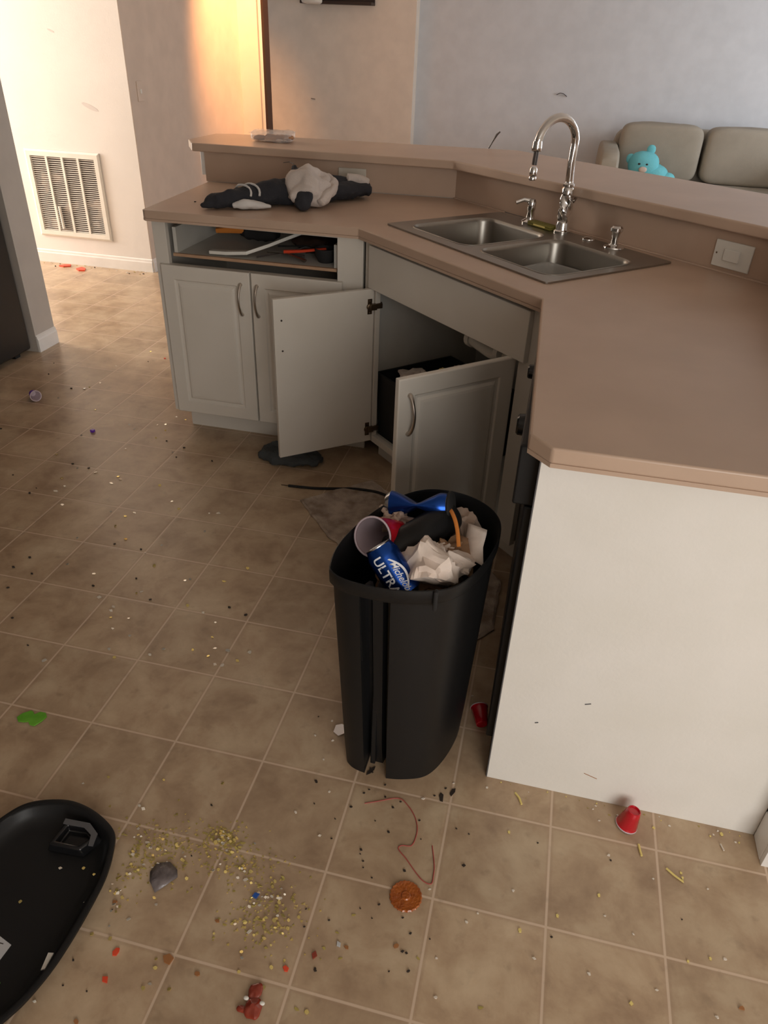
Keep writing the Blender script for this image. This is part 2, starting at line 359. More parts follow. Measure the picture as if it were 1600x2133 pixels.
# shelf on the back wall, its underside just in frame
sh = thing('wall_shelf', 'dark brown shelf on the beige wall at the top of the photo', 'shelf', (-1.96, 6.6, 1.70))
MB().box(-2.29, -1.632, 6.46, 6.6, 1.709, 1.732).build('board', 'darktrim', sh, bevel=.003)
MB().box(-2.29, -1.632, 6.58, 6.6, 1.732, 1.86).build('back_rail', 'darktrim', sh, bevel=.003)
o = MB().sup((-2.17, 6.43, 1.745), (.20, .06, .09), .7).displace(.02, 14).build('cloth', 'white'); tag(o, 'white cloth hanging over the left end of the dark shelf', 'cloth')
def scuff(name, pts, r, label, cat, m='crumb'):
    return tag(MB().tube(pts, r, 6, flat=.4).build(name, m), label, cat)
scuff('wall_hook', [(.055, 6.74, 1.095), (.085, 6.725, 1.11), (.115, 6.725, 1.105), (.145, 6.742, 1.085)], .007, 'small black hook on the pale living room wall above the tap', 'hook')
scuff('nail', [(-2.24, 6.59, .965), (-2.20, 6.585, .960)], .006, 'tiny dark nail in the beige wall right of the passage', 'nail')

# ------------------------------------------------------------------ sofa
so = thing('sofa', 'taupe sofa with two loose back cushions against the living room wall', 'sofa', (1.4, 6.25, 0))
MB().box(.62, 2.12, 5.75, 6.66, .06, .30).build('base', 'sofa', so, bevel=.03)
MB().sup((1.36, 6.52, .50), (1.5, .24, .80), .25).build('back_frame', 'sofa', so)
for x in (.575, 2.16): MB().sup((x, 6.14, .40), (.17, 1.0, .76), .28).build('arm', 'sofa', so)
for x0, x1 in ((.655, 1.335), (1.355, 2.05)):
    MB().sup(((x0 + x1) / 2, 6.30, .73), (x1 - x0, .25, .44), .33, nu=40, nv=22).displace(.006, 6).build('back_cushion', 'sofa', so)
    MB().sup(((x0 + x1) / 2, 6.02, .40), (x1 - x0, .62, .23), .3, nu=40).build('seat_cushion', 'sofa', so)
for x in (.66, 2.08):
    for y in (5.8, 6.6): MB().lathe([(.02, 0), (.03, .07)], 10, Matrix.Translation((x, y, 0))).build('foot', 'darktrim', so)
pt = thing('stuffed_animal', 'teal plush toy with round ears slumped on the sofa', 'stuffed toy', (.90, 6.0, .51))
MB().sup((.95, 5.98, .585), (.26, .22, .17), .9).displace(.006, 30).build('body', 'teal', pt)
hd = MB().sup((.865, 5.95, .665), (.25, .19, .20), .9).displace(.004, 30).build('head', 'teal', pt)
for x, z in ((.755, .70), (.905, .775)): MB().sup((x, 5.96, z), (.07, .04, .075), .9).build('ear', 'teal', hd)
MB().sup((.86, 5.855, .635), (.065, .03, .045), .9).build('muzzle', 'tan', hd)
for x in (.825, .885): MB().sup((x, 5.862, .675), (.022, .015, .016), .9).build('eye', 'crumb', hd)
MB().sup((1.06, 5.95, .565), (.16, .10, .10), .9).displace(.005, 30).build('leg', 'teal', pt)
MB().sup((.80, 5.93, .56), (.12, .09, .08), .9).build('arm', 'teal', pt)

# ------------------------------------------------------------------ countertop with backsplash
SU = Vector((.715, -.699)); SV = Vector((.699, .715)); SCEN = (.147, 1.516)
XS = frame((SCEN[0], SCEN[1], .914), SU)          # sink frame: x along the front, y to the splash, z=0 on the counter
ct = thing('countertop', 'tan laminate kitchen countertop wrapping round the corner sink, with matching backsplash', 'countertop', (0, 1.2, .914))
outer = [(-1.237, 1.522), (-1.222, 1.507), (-.413, 1.525), (.254, .897), (.275, .090), (.316, .047), (.905, .052), (.905, 1.235), (-.183, 2.238), (-1.275, 2.176)]
hole = [tuple((XS @ Vector(p))[:2]) for p in rrect(-.385, .395, -.235, .165, .04)]
b = MB(); lo = holed_plate(b.bm, outer, [hole], .914)
r = bmesh.ops.extrude_face_region(b.bm, geom=b.bm.faces[:])
bmesh.ops.translate(b.bm, verts=[v for v in r['geom'] if isinstance(v, bmesh.types.BMVert)], vec=(0, 0, -.030))
b.build('slab', 'lam', ct, smooth=True, ang=30, bevel=.004, seg=3)
# built-up nosing below the edge
nose = outer[:7]
b = MB()
def strip(b, pts, t, z0, z1):
    for p, q in zip(pts, pts[1:]):
        d = (Vector(q) - Vector(p)).normalized(); n = Vector((-d.y, d.x)); e = d * .0
        b.prism([p, q, (q[0] + n.x * t, q[1] + n.y * t), (p[0] + n.x * t, p[1] + n.y * t)], z0, z1)
strip(b, nose, .02, .877, .885)
b.build('edge_buildup', 'lam', ct, smooth=False)
def wallstrip(name, m, pts, t, z0, z1, par, bev=0):
    b = MB(); strip(b, pts, t, z0, z1); return b.build(name, m, par, smooth=False, bevel=bev)
sp = [(-1.285, 2.178), (-.183, 2.243), (.918, 1.228), (.918, .05)]
wallstrip('backsplash', 'lam', sp[:2], .006, .9145, 1.031, ct)
wallstrip('backsplash', 'lam', sp[1:3], .006, .9145, 1.031, ct)
wallstrip('backsplash', 'lam', [(.918, 1.226), (.918, .05)], .006, .9145, 1.031, ct)
b = MB(); strip(b, [(.915, 1.228), (.30, 1.795)], .007, .9145, .9185); b.build('caulk_line', 'lamedge', ct, smooth=False)
b = MB(); strip(b, [(.05, 2.023), (-.183, 2.238)], .006, .9145, .9175); b.build('caulk_line', 'lamedge', ct, smooth=False)

ledge = thing('bar_ledge', 'raised tan laminate bar top running behind the sink above the backsplash', 'bar top', (-.1, 2.4, 1.032))
b = MB().prism([(-1.336, 2.163), (-1.326, 2.153), (-.187, 2.162), (.87, 1.236), (.87, .0), (1.33, .0), (1.33, 1.57), (.027, 2.65), (-1.31, 2.56), (-1.385, 2.52), (-1.395, 2.26)], 1.034, 1.067)
b.build('slab', 'lam', ledge, smooth=True, ang=30, bevel=.005, seg=3)
MB().loops([[(x, 2.20 + y, z) for y, z in ((0, 1.033), (.10, 1.033), (.10, .985), (.06, .94), (0, .935))] for x in (-1.315, -1.287)]).build('bracket', 'trim', ledge, bevel=.004)

# ------------------------------------------------------------------ cabinet pieces
def door_mesh(b, w, h, t=.019, panel=True):
    """face at y=0 looking to -y, x 0..w, z 0..h, back at y=t"""
    def ring(m_, y): return [(m_, y, m_), (w - m_, y, m_), (w - m_, y, h - m_), (m_, y, h - m_)]
    R = [ring(0, t), ring(0, .003), ring(.003, 0)]
    if panel: R += [ring(.052, 0), ring(.056, .005), ring(.064, .006), ring(.072, .001), ring(.080, 0)]
    return b.loops(R)
def pull(par, X, L=.115, name='handle'):
    """vertical bow pull on a face at y=0"""
    b = MB(); n = 12; pts = []; rad = []
    for i in range(n + 1):
        t = i / n; pts.append((0, -.004 - .026 * math.sin(PI * t) ** .7, -L / 2 + L * t)); rad.append(.0042 + .0028 * abs(2 * t - 1) ** 3)
    b.tube(pts, rad, 10, X)
    for s in (-1, 1): b.lathe([(.0075, 0), (.007, .004), (.004, .009)], 12, X @ Matrix.Translation((0, 0, s * L / 2)) @ Matrix.Rotation(PI / 2, 4, 'X'))
    o = b.build(name, 'nickel', par); o['label'] = 'brushed nickel bow handle'; return o

# left base cabinet
lc = thing('base_cabinet', 'white two-door base cabinet left of the sink, its drawer front missing', 'cabinet', (-.81, 1.56, 0))
b = MB()
b.box(-1.222, -1.206, 1.564, 2.16, .10, .876).box(-.425, -.409, 1.60, 2.05, .10, .876).box(-1.206, -.425, 1.59, 2.16, .10, .116).box(-1.222, -.425, 2.145, 2.16, .116, .876)
b.build('carcass', 'cab', lc, smooth=False)
b = MB().box(-1.222, -1.168, 1.548, 1.572, .10, .876).box(-.497, -.400, 1.548, 1.572, .10, .876).box(-1.168, -.497, 1.550, 1.571, .868, .876).box(-1.168, -.497, 1.550, 1.571, .60, .716)
b.build('face_frame', 'cab', lc, smooth=False, bevel=.0015)
MB().box(-1.19, -.40, 1.622, 1.634, 0, .099).build('toe_kick', 'cab', lc, smooth=False)
for x0, x1, hx in ((-1.197, -.836, -.872), (-.830, -.474, -.806)):
    X = frame((x0, 1.527, .106), (1, 0))
    bb = MB(); door_mesh(bb, x1 - x0, .612)
    bmesh.ops.transform(bb.bm, matrix=X, verts=bb.bm.verts); dr = bb.build('door', 'cab', lc, smooth=False, bevel=.001)
    pull(dr, frame((hx, 1.527, .615), (1, 0)))
# the drawer box left in its opening
db = MB().box(-1.160, -1.146, 1.585, 2.08, .752, .846).box(-.520, -.506, 1.585, 2.08, .748, .835).box(-1.146, -.520, 2.066, 2.08, .752, .84)
dr = MB().box(-1.160, -.506, 1.586, 2.08, .744, .752).build('drawer', 'cabin', lc, smooth=False); db.build('drawer_side', 'cabin', dr, smooth=False)
MB().box(-1.160, -.506, 1.572, 1.585, .742, .7525).build('drawer_bottom_edge', 'wood', dr, smooth=False)
# utensils in the drawer (z 0.752)
zd = .753
def rod(name, pts, rad, m, label, cat, flat=1.0, group=None, seg=8):
    return tag(MB().tube(pts, rad, seg, flat=flat).build(name, m), label, cat, group)
b = MB().loops([[(x - .0 , y - w_ / 2, z), (x + .0, y + w_ / 2, z), (x, y + w_ / 2, z + .013), (x, y - w_ / 2, z + .013)] for x, y, z, w_ in ((-1.02, 1.605, zd + .004, .03), (-.95, 1.605, zd + .006, .034), (-.87, 1.612, zd + .012, .03), (-.80, 1.66, zd + .034, .022), (-.74, 1.72, zd + .055, .020), (-.70, 1.77, zd + .068, .024))])
tag(b.build('spatula', 'white', bevel=.002), 'long white spatula poking forward in the open drawer', 'spatula')
rod('utensil_handle', [(-.73, 1.63, zd + .03), (-.66, 1.64, zd + .036), (-.58, 1.68, zd + .042)], [.012, .010, .008], 'redor', 'bright red-orange utensil handle in the open drawer', 'utensil', .6)
rod('measuring_cup', [(-1.09, 1.82, zd + .04), (-1.03, 1.84, zd + .045), (-.97, 1.85, zd + .04)], [.018, .026, .016], 'orange', 'blurred orange utensil at the back left of the open drawer', 'utensil', .6)
o = MB().sup((-.92, 1.87, zd + .035), (.17, .09, .06), .8).displace(.01, 25).build('pouch', 'blackm'); tag(o, 'black pouch at the back of the open drawer behind the spatula', 'pouch')
for i, (a_, c_) in enumerate((((-.83, 1.60, zd + .008), (-.66, 1.66, zd + .012)), ((-.80, 1.64, zd + .02), (-.64, 1.61, zd + .008)), ((-.78, 1.70, zd + .03), (-.56, 1.72, zd + .022)), ((-.75, 1.66, zd + .013), (-.60, 1.76, zd + .03)))):
    m_ = tuple((p + q) / 2 + d for p, q, d in zip(a_, c_, (0, 0, .012)))
    rod('kitchen_utensil', [a_, m_, c_], [.007, .004, .011], ('hose', 'steel', 'blackm', 'greyp')[i], ('dark bent utensil lying nearest the front of the open drawer', 'thin steel utensil crossing the dark ones in the open drawer', 'black utensil behind the red-orange handle in the open drawer', 'grey plastic utensil slanting back in the open drawer')[i], 'utensil', .5)
MB_ = MB().lathe([(.0, .0), (.028, 0), (.040, .02), (.042, .05), (.040, .05), (.036, .02), (.0, .006)], 20, Matrix.Translation((-.575, 1.66, zd)), False, False)
tag(MB_.build('black_scoop', 'blackm'), 'round black scoop at the right end of the open drawer', 'scoop')
o = MB().sup((-.66, 1.80, zd + .03), (.20, .14, .05), .8).displace(.016, 20).build('cloth_bundle', 'darktrim'); tag(o, 'dark brown bundle filling the back right of the open drawer', 'bundle')

# corner sink cabinet
A = Vector((-.3925, 1.5545)); Bp = Vector((.268, .924)); DD = (Bp - A).normalized(); LW = (Bp - A).length
XC = frame((A.x, A.y, 0), DD)           # x along the diagonal face, y into the cabinet
sc = thing('sink_cabinet', 'white corner sink cabinet with both doors hanging open', 'cabinet', (0, 0, 0), X=XC)
def pc(name, m, boxes, par=sc, bev=0):
    b = MB()
    for q in boxes: b.box(*q, X=XC)
    return b.build(name, m, par, smooth=False, bevel=bev)
pc('side_panel', 'cabin', [(.012, .028, .022, .56, .10, .70)])
pc('side_panel', 'cabin', [(LW - .028, LW - .012, .022, .54, .10, .70)])
pc('back_panel', 'cabin', [(.028, LW - .028, .545, .56, .10, .70)])
pc('cabinet_floor', 'cabin', [(.012, LW - .012, .022, .545, .10, .116)])
pc('face_frame', 'cab', [(0, .075, 0, .02, .10, .875), (LW - .075, LW, 0, .02, .10, .875), (.075, LW - .075, 0, .02, .10, .128), (.075, LW - .075, 0.002, .02, .71, .875)], bev=.001)
pc('false_front', 'cab', [(.048, LW - .038, -.018, .0, .716, .864)], bev=.002)
pc('toe_kick', 'cab', [(.02, LW - .02, .07, .082, 0, .099)])
# left door, swung wide, its inner face to the camera
HL = Vector((-.345, 1.503)); FL = Vector((-.640, 1.258)); XL = frame((HL.x, HL.y, .105), FL - HL)   # x from hinge to free edge, +y faces camera? 
wL = (FL - HL).length; nL = Vector((XL[0][1], XL[1][1]))
XLf = XL if nL.dot(Vector((0, -1))) > 0 else XL
bb = MB()
Xflip = frame((FL.x, FL.y, .105), HL - FL)       # face (y=0, looking -y) towards camera
s_ = 1 if Vector((-Xflip[0][1], -Xflip[1][1])).dot(Vector((.27, -1.06)) - FL) > 0 else -1
# flat inner face towards the camera, moulded face away
bb.box(0, wL, 0, .016, 0, .61, X=Xflip)
ld = bb.build('door', 'cab', sc, smooth=False, bevel=.0015); ld['label'] = 'left door swung wide, flat inner side showing'
for z in (.535, .425): MB().lathe([(.0035, 0), (.0035, .0012)], 12, Xflip @ Matrix.Translation((.028, -.0002, z)) @ Matrix.Rotation(PI / 2, 4, 'X')).build('screw_hole', 'crumb', ld)
pb = MB(); door_mesh(pb, wL, .61, .004); bmesh.ops.transform(pb.bm, matrix=Xflip @ Matrix.Translation((wL, .0195, 0)) @ Matrix.Rotation(PI, 4, 'Z'), verts=pb.bm.verts); pb.build('door_moulding', 'cab', ld, smooth=False)
for z in (.548, .055):
    b = MB().box(wL - .026, wL - .008, -.0025, 0, z - .028, z + .028, X=Xflip).box(wL - .020, wL + .006, -.016, -.002, z - .011, z + .011, X=Xflip).box(wL + .004, wL + .03, -.012, .002, z - .008, z + .010, X=Xflip)
    b.lathe([(.013, 0), (.013, .007), (.009, .009)], 14, Xflip @ Matrix.Translation((wL - .018, -.002, z)) @ Matrix.Rotation(PI / 2, 4, 'X'))
    for zz in (-.021, .021): b.lathe([(.004, 0), (.003, .003)], 8, Xflip @ Matrix.Translation((wL - .017, -.0025, z + zz)) @ Matrix.Rotation(PI / 2, 4, 'X'))
    b.build('hinge', 'brass', ld, bevel=.001)
for z in (.640,):
    b = MB(); X = XC @ Matrix.Translation((.0285, .035, z)); b.box(0, .004, -.02, .022, -.009, .009, X=X).box(.002, .012, -.03, .014, -.006, .006, X=X).box(0, .003, -.004, .008, -.022, .022, X=X); b.build('hinge_plate', 'brass', sc, bevel=.001)
# right door, open square to the face, moulded side to the camera
HR = Vector((.208, .983)); FR = Vector((-.079, .708)); XR = frame((FR.x, FR.y, .105), HR - FR); wR = (HR - FR).length
bb = MB(); door_mesh(bb, wR, .612); bmesh.ops.transform(bb.bm, matrix=XR, verts=bb.bm.verts); rd = bb.build('door', 'cab', sc, smooth=False, bevel=.001); rd['label'] = 'right door open at a right angle, moulded side showing'
pull(rd, XR @ Matrix.Translation((.035, 0, .505)))
for z in (.535, .06): MB().box(wR - .024, wR + .012, .019, .030, z - .02, z + .02, X=XR).build('hinge', 'brass', rd)
pass

# under-sink contents
XB = XC @ Matrix.Translation((.045, .035, .117))
b = MB(); bw, bd, bh = .42, .36, .265
b.loops([[(.008, .008, 0), (bw - .008, .008, 0), (bw - .008, bd - .008, 0), (.008, bd - .008, 0)], [(0, 0, bh - .02), (bw, 0, bh - .02), (bw, bd, bh - .02), (0, bd, bh - .02)], [(-.004, -.004, bh - .018), (bw + .004, -.004, bh - .018), (bw + .004, bd + .004, bh - .018), (-.004, bd + .004, bh - .018)], [(-.004, -.004, bh), (bw + .004, -.004, bh), (bw + .004, bd + .004, bh), (-.004, bd + .004, bh)], [(.006, .006, bh), (bw - .006, .006, bh), (bw - .006, bd - .006, bh), (.006, bd - .006, bh)], [(.012, .012, .01), (bw - .012, .012, .01), (bw - .012, bd - .012, .01), (.012, bd - .012, .01)]], X=XB)
tag(b.build('storage_bin', 'blackm', smooth=False, bevel=.001), 'black open bin full of clutter inside the sink cabinet', 'bin')
def crumple(name, c, size, m, label, cat, sd, amp=.25, X=None, group=None, flat=.6, fac=True):
    bm = bmesh.new(); bmesh.ops.create_icosphere(bm, subdivisions=4, radius=1.0)
    for v in bm.verts:
        n = noise.noise(v.co * 1.7 + Vector((sd, 0, 0))); n2 = abs(noise.noise(v.co * 3.3 + Vector((0, sd, 0)))); n3 = abs(noise.noise(v.co * 7 + Vector((0, 0, sd))))
        k = 1 + amp * (n * 1.6 - n2 * 1.4 - n3 * .55); v.co = Vector((v.co.x * k * size[0] / 2, v.co.y * k * size[1] / 2, v.co.z * k * size[2] / 2))
    b = MB(); b.bm.free(); b.bm = bm; bmesh.ops.transform(bm, matrix=(X or Matrix.Translation(c)), verts=bm.verts)
    return tag(b.build(name, m, smooth=True, ang=22), label, cat, group)
def inb(x, y, z): return XB @ Vector((x, y, z))
crumple('paper_wad', inb(.12, .09, .262), (.15, .12, .07), 'paper', 'crumpled grey-white paper at the front of the bin under the sink', 'paper', 3.1)
crumple('food_box', inb(.27, .22, .300), (.14, .12, .09), 'paper2', 'tan wrapper heaped in the bin under the sink', 'wrapper', 8.2)
crumple('packet', inb(.27, .13, .325), (.09, .05, .05), 'yellow', 'yellow packet on top of the bin under the sink', 'packet', 5.2)
crumple('black_bag', inb(.27, .20, .19), (.26, .28, .20), 'blackm', 'black bag stuffed in the bin under the sink', 'bag', 1.2)
# drain pipes and disposal under the bowls
dp = thing('drain_pipe', 'white plastic sink drain pipework just under the false drawer front', 'pipe', (0, 0, 0), X=XC @ Matrix.Translation((.45, .20, .58)))
MB().tube(spline([(.36, .26, .735), (.36, .24, .66), (.39, .20, .615), (.46, .19, .600), (.54, .20, .592), (.60, .24, .62), (.61, .27, .735)], 5, False), .024, 16, XC).build('trap', 'white', dp)
for x in (.40, .555): MB().lathe([(.026, -.012), (.031, -.010), (.031, .010), (.026, .012)], 16, XC @ Matrix.Translation((x, .195, .605)) @ Matrix.Rotation(PI / 2, 4, 'Y')).build('slip_nut', 'white', dp)

# dishwasher and end panel
dwx = thing('dishwasher', 'black dishwasher seen edge-on between the sink cabinet and the white end panel', 'dishwasher', (.58, .42, 0))
MB().box(.315, .86, .125, .80, .09, .872).build('tub', 'black', dwx, bevel=.003)
MB().box(.284, .314, .13, .80, .10, .742).build('door', 'black', dwx, bevel=.004)
cp = MB().box(.262, .314, .13, .80, .745, .87).build('control_panel', 'black', dwx, bevel=.004)
MB().lathe([(.024, 0), (.023, .014), (.019, .018)], 24, Matrix.Translation((.263, .40, .782)) @ Matrix.Rotation(-PI / 2, 4, 'Y')).build('dial', 'blackg', cp)
MB().lathe([(.018, 0), (.017, .012), (.014, .015)], 20, Matrix.Translation((.263, .68, .795)) @ Matrix.Rotation(-PI / 2, 4, 'Y')).build('latch_knob', 'blackg', cp)
MB().box(.300, .316, .13, .80, .0, .095).build('kick_plate', 'blackm', dwx)
ep = MB().box(.302, .905, .095, .116, 0, .876).build('end_panel', 'wallw', smooth=False, bevel=.001)
tag(ep, 'large off-white end panel under the near end of the counter', 'end panel')
MB().box(.300, .3025, .0955, .1155, 0, .872).build('edge_strip', 'greyp', ep, smooth=False)

# ------------------------------------------------------------------ sink, tap, counter items
sk = thing('sink', 'stainless steel double-bowl sink set into the corner counter', 'sink', (0, 0, 0), X=XS)
b = MB(); H1 = rrect(-.355, -.012, -.215, .150, .055, 8); H2 = rrect(.028, .375, -.215, .150, .055, 8)
b2 = MB(); holed_plate(b2.bm, [p[:2] for p in rrect(-.415, .415, -.265, .265, .012, 3)], [H1, H2], .0055)
bmesh.ops.transform(b2.bm, matrix=XS, verts=b2.bm.verts)
rimo = b2.build('rim', 'steel', sk, smooth=False); md = rimo.modifiers.new('solid', 'SOLIDIFY'); md.thickness = .0045; md.offset = -1
for nm, (x0, x1) in (('bowl', (-.355, -.012)), ('bowl', (.028, .375))):
    R = []
    for ins, z, rr in ((-.004, .0062, .058), (0, .0075, .055), (.003, .006, .052), (.007, -.006, .050), (.010, -.12, .050), (.016, -.145, .05), (.032, -.160, .045), (.06, -.166, .04), (.11, -.168, .03)):
        R.append([Vector(p) for p in rrect(x0 + ins, x1 - ins, -.215 + ins, .150 - ins, rr, 8, z)])
    bo = MB().loops(R, False, True, XS).build(nm, 'steel', sk, smooth=True, ang=60); bo.modifiers.new('solid', 'SOLIDIFY').thickness = .001
    cx = (x0 + x1) / 2
    MB().lathe([(.055, -.1665), (.052, -.164), (.044, -.166), (.040, -.172), (.0, -.172)], 28, XS @ Matrix.Translation((cx, -.02, 0)), False, False).build('drain', 'chrome', bo)
def XSL(x, y, z): return XS @ Matrix.Translation((x, y, z))
fa = thing('faucet', 'tall chrome gooseneck pull-down tap with a twisted base, behind the bowls', 'faucet', (0, 0, 0), X=XSL(-.052, .240, .006))
FX = fa.matrix_basis
MB().lathe([(.031, 0), (.031, .004), (.026, .008), (.022, .03), (.021, .034), (.019, .036)], 28, FX).build('base', 'chrome', fa)
b = MB(); R = []
for i in range(25):
    t = i / 24; z = .036 + .085 * t; rr = .016 + .006 * math.sin(PI * t); R.append([(rr * (1 + .22 * math.cos(3 * (2 * PI * k / 24 + 2.4 * t))) * math.cos(2 * PI * k / 24), rr * (1 + .22 * math.cos(3 * (2 * PI * k / 24 + 2.4 * t))) * math.sin(2 * PI * k / 24), z) for k in range(24)])
b.loops(R, X=FX).build('twisted_body', 'chrome', fa)
MB().lathe([(.017, .120), (.021, .124), (.021, .140), (.017, .146), (.020, .149), (.020, .155), (.014, .160), (.0135, .165)], 24, FX).build('collar', 'chrome', fa)
gp = [(0, 0, .16)] + [(0, -.005, .22), (0, -.003, .27)] + [(0, -.085 + .085 * math.cos(a), .275 + .083 * math.sin(a)) for a in [PI * k / 14 for k in range(1, 14)]] + [(0, -.169, .283)]
MB().tube(gp, .0135, 16, FX).build('neck', 'chrome', fa)
MB().lathe([(.0145, .0), (.0165, .003), (.0165, .012), (.0145, .030)], 20, FX @ Matrix.Translation((0, -.170, .262))).build('neck_ring', 'chrome', fa)
MB().tube([(0, -.170, .264), (0, -.171, .245), (0, -.172, .222)], .0085, 12, FX).build('hose', 'hose', fa)
MB().lathe([(.010, .0), (.0125, .002), (.013, .008), (.011, .012), (.0125, .016), (.0125, .034), (.009, .040)], 20, FX @ Matrix.Translation((0, -.172, .176))).build('spray_tip', 'chrome', fa)
MB().tube([(.0, .016, .09), (.0, .035, .095), (.0, .05, .115)], [.007, .0055, .006], 10, FX).build('lever', 'chrome', fa)
sd = thing('soap_dispenser', 'chrome soap dispenser pump left of the tap', 'soap dispenser', (0, 0, 0), X=XSL(-.215, .235, .006)); X = sd.matrix_basis @ Matrix.Scale(1.3, 4)
MB().lathe([(.024, 0), (.024, .004), (.013, .010), (.010, .030), (.012, .034), (.0125, .055), (.009, .062)], 24, X).build('pump_body', 'chrome', sd)
MB().tube([(0, 0, .056), (-.012, -.020, .060), (-.022, -.040, .052)], [.006, .0055, .005], 10, X).build('spout', 'chrome', sd)
sd = thing('side_sprayer', 'short chrome sprayer on a round base right of the tap', 'sprayer', (0, 0, 0), X=XSL(.200, .232, .006)); X = sd.matrix_basis @ Matrix.Diagonal((1.35, 1.35, 1.0, 1))
MB().lathe([(.025, 0), (.024, .004), (.014, .008), (.012, .012)], 24, X).build('base', 'chrome', sd)
MB().lathe([(.010, .010), (.0085, .03), (.011, .046), (.015, .053), (.015, .062), (.011, .068)], 24, X).build('head', 'chrome', sd)
tag(MB().lathe([(.022, 0), (.021, .004), (.012, .008), (.004, .009)], 24, XSL(.080, .238, .006)).build('hole_cover', 'chrome'), 'flat chrome hole cover on the sink deck right of the tap', 'hole cover')
X = XSL(-.130, .222, .0062)
sg = thing('sponge', 'olive green and yellow scrub sponge on the sink deck beside the tap', 'sponge', (0, 0, 0), X=X)
MB().box(-.062, .055, -.019, .021, 0, .006, X=X).build('scrub_pad', 'foam', sg, bevel=.002)
MB().box(-.062, .055, -.019, .021, .006, .014, X=X).build('foam', 'foam', sg, bevel=.003)
MB().box(-.03, .03, -.0195, -.017, .004, .009, X=X).build('yellow_band', 'yellow', sg)
# clear tub in the right bowl
b = MB(); X = XSL(.140, .040, -.166) @ Matrix.Rotation(.12, 4, 'Z'); R = [rrect(-.092 + i, .092 - i, -.078 + i, .078 - i, .03, 5, z) for i, z in ((.016, 0), (.010, .004), (0, .095), (-.006, .098), (-.006, .102), (.003, .101), (.012, .006))]
tag(b.loops(R, X=X).build('plastic_tub', 'cloudy'), 'clear plastic food tub sitting in the right bowl of the sink', 'tub')
o = MB().sup((-.20, -.13, -.150), (.20, .10, .036), .9, X=XS).displace(.006, 30).build('dark_cloth', 'charc'); tag(o, 'dark wet cloth in the front of the left sink bowl', 'cloth')

# outlet plates
na = Vector((-.183, 2.243)); nb = Vector((.918, 1.228)); XP = frame((na.x, na.y, 0), nb - na); sR = (Vector((.784, 1.352)) - na).length
ol = thing('wall_switch', 'white rocker switch plate on the backsplash at the right edge of the photo', 'switch', (0, 0, 0), X=XP @ Matrix.Translation((sR, -.0005, .966))); X = ol.matrix_basis
MB().box(-.062, .062, -.006, 0, -.038, .038, X=X).build('plate', 'white', ol, bevel=.002)
MB().box(-.026, .026, -.012, -.005, -.017, .017, X=X).build('rocker', 'white', ol, bevel=.002)
MB().lathe([(.003, 0), (.002, .001)], 8, X @ Matrix.Translation((-.052, -.006, 0)) @ Matrix.Rotation(PI / 2, 4, 'X')).build('screw', 'brass', ol)
XQ = frame((-1.285, 2.178, 0), (1.102, .065)); ol = thing('outlet', 'white outlet plate on the left backsplash, partly behind the jacket', 'outlet', (0, 0, 0), X=XQ @ Matrix.Translation((.66, -.0005, .968))); X = ol.matrix_basis
MB().box(-.060, .060, -.006, 0, -.037, .037, X=X).build('plate', 'almond', ol, bevel=.002)
MB().box(-.033, .033, -.009, -.005, -.017, .017, X=X).build('receptacle', 'almond', ol, bevel=.002)
MB().box(.006, .022, -.0098, -.0085, .003, .007, X=X).box(-.022, -.006, -.0098, -.0085, .003, .007, X=X).build('slot', 'crumb', ol)
# pack of cookies and a twig on the ledge
bg = thing('cookie_pack', 'small clear clamshell pack of cookies on the left end of the bar top', 'cookie pack', (-1.05, 2.38, 1.068))
for i, (x, y) in enumerate(((-1.10, 2.37), (-1.055, 2.40), (-1.00, 2.37), (-.985, 2.41), (-1.04, 2.35), (-.965, 2.36))): MB().sup((x, y, 1.080 + .004 * (i % 3)), (.055, .05, .018), .8).displace(.004, 60, i).build('cookie', 'cookie', bg)
MB().sup((-1.04, 2.38, 1.088), (.19, .12, .038), .45).displace(.010, 22, 3).build('wrapper', 'clear', bg)
MB().loops([[(-1.135, 2.33, 1.101), (-.945, 2.335, 1.101), (-.95, 2.435, 1.105), (-1.13, 2.43, 1.108)], [(-1.135, 2.33, 1.103), (-.945, 2.335, 1.103), (-.95, 2.435, 1.107), (-1.13, 2.43, 1.110)]]).build('lid', 'clear', bg)
tag(MB().tube([(-.10, 2.63, 1.069), (-.085, 2.625, 1.098), (-.068, 2.62, 1.128), (-.055, 2.62, 1.140)], [.003, .0035, .005, .003], 6).build('twig', 'hose'), 'thin dark twig standing up behind the bar top bend', 'twig')

# jacket
jk = thing('jacket', 'dark hooded jacket with cream fleece lining crumpled on the left counter', 'jacket', (-.75, 1.9, .915))
z0 = .918
def lump(name, m, pts, rad, flat, par, amp, sc_, sd, seg=28, extra=None):
    P = spline(pts, 8, False); n = len(P); rr = []
    for i in range(n):
        t = i / (n - 1) * (len(rad) - 1); k = min(int(t), len(rad) - 2); rr.append(rad[k] * (1 - (t - k)) + rad[k + 1] * (t - k))
    b = MB().mi(m); b.tube(P, rr, seg, flat=flat); b.displace(amp, sc_, sd, z0).displace(amp * .38, sc_ * 3.2, sd + 3, z0)
    if extra: extra(b, P)
    return b.build(name, m, par, subs=1, ang=180)
body = lump('body', 'charc', [(-.86, 1.73, .945), (-.80, 1.86, .955), (-.72, 1.98, .965), (-.62, 2.06, .955), (-.54, 2.10, .945)], [.035, .06, .068, .055, .035], .62, jk, .022, 14, 1)
def stripes(b, P): pass
sl = lump('sleeve', 'charc', [(-1.035, 1.60, .925), (-1.00, 1.635, .940), (-.95, 1.68, .944), (-.90, 1.73, .946), (-.83, 1.80, .95), (-.74, 1.86, .95), (-.66, 1.87, .94)], [.006, .034, .046, .054, .066, .07, .05], .78, jk, .012, 20, 4)
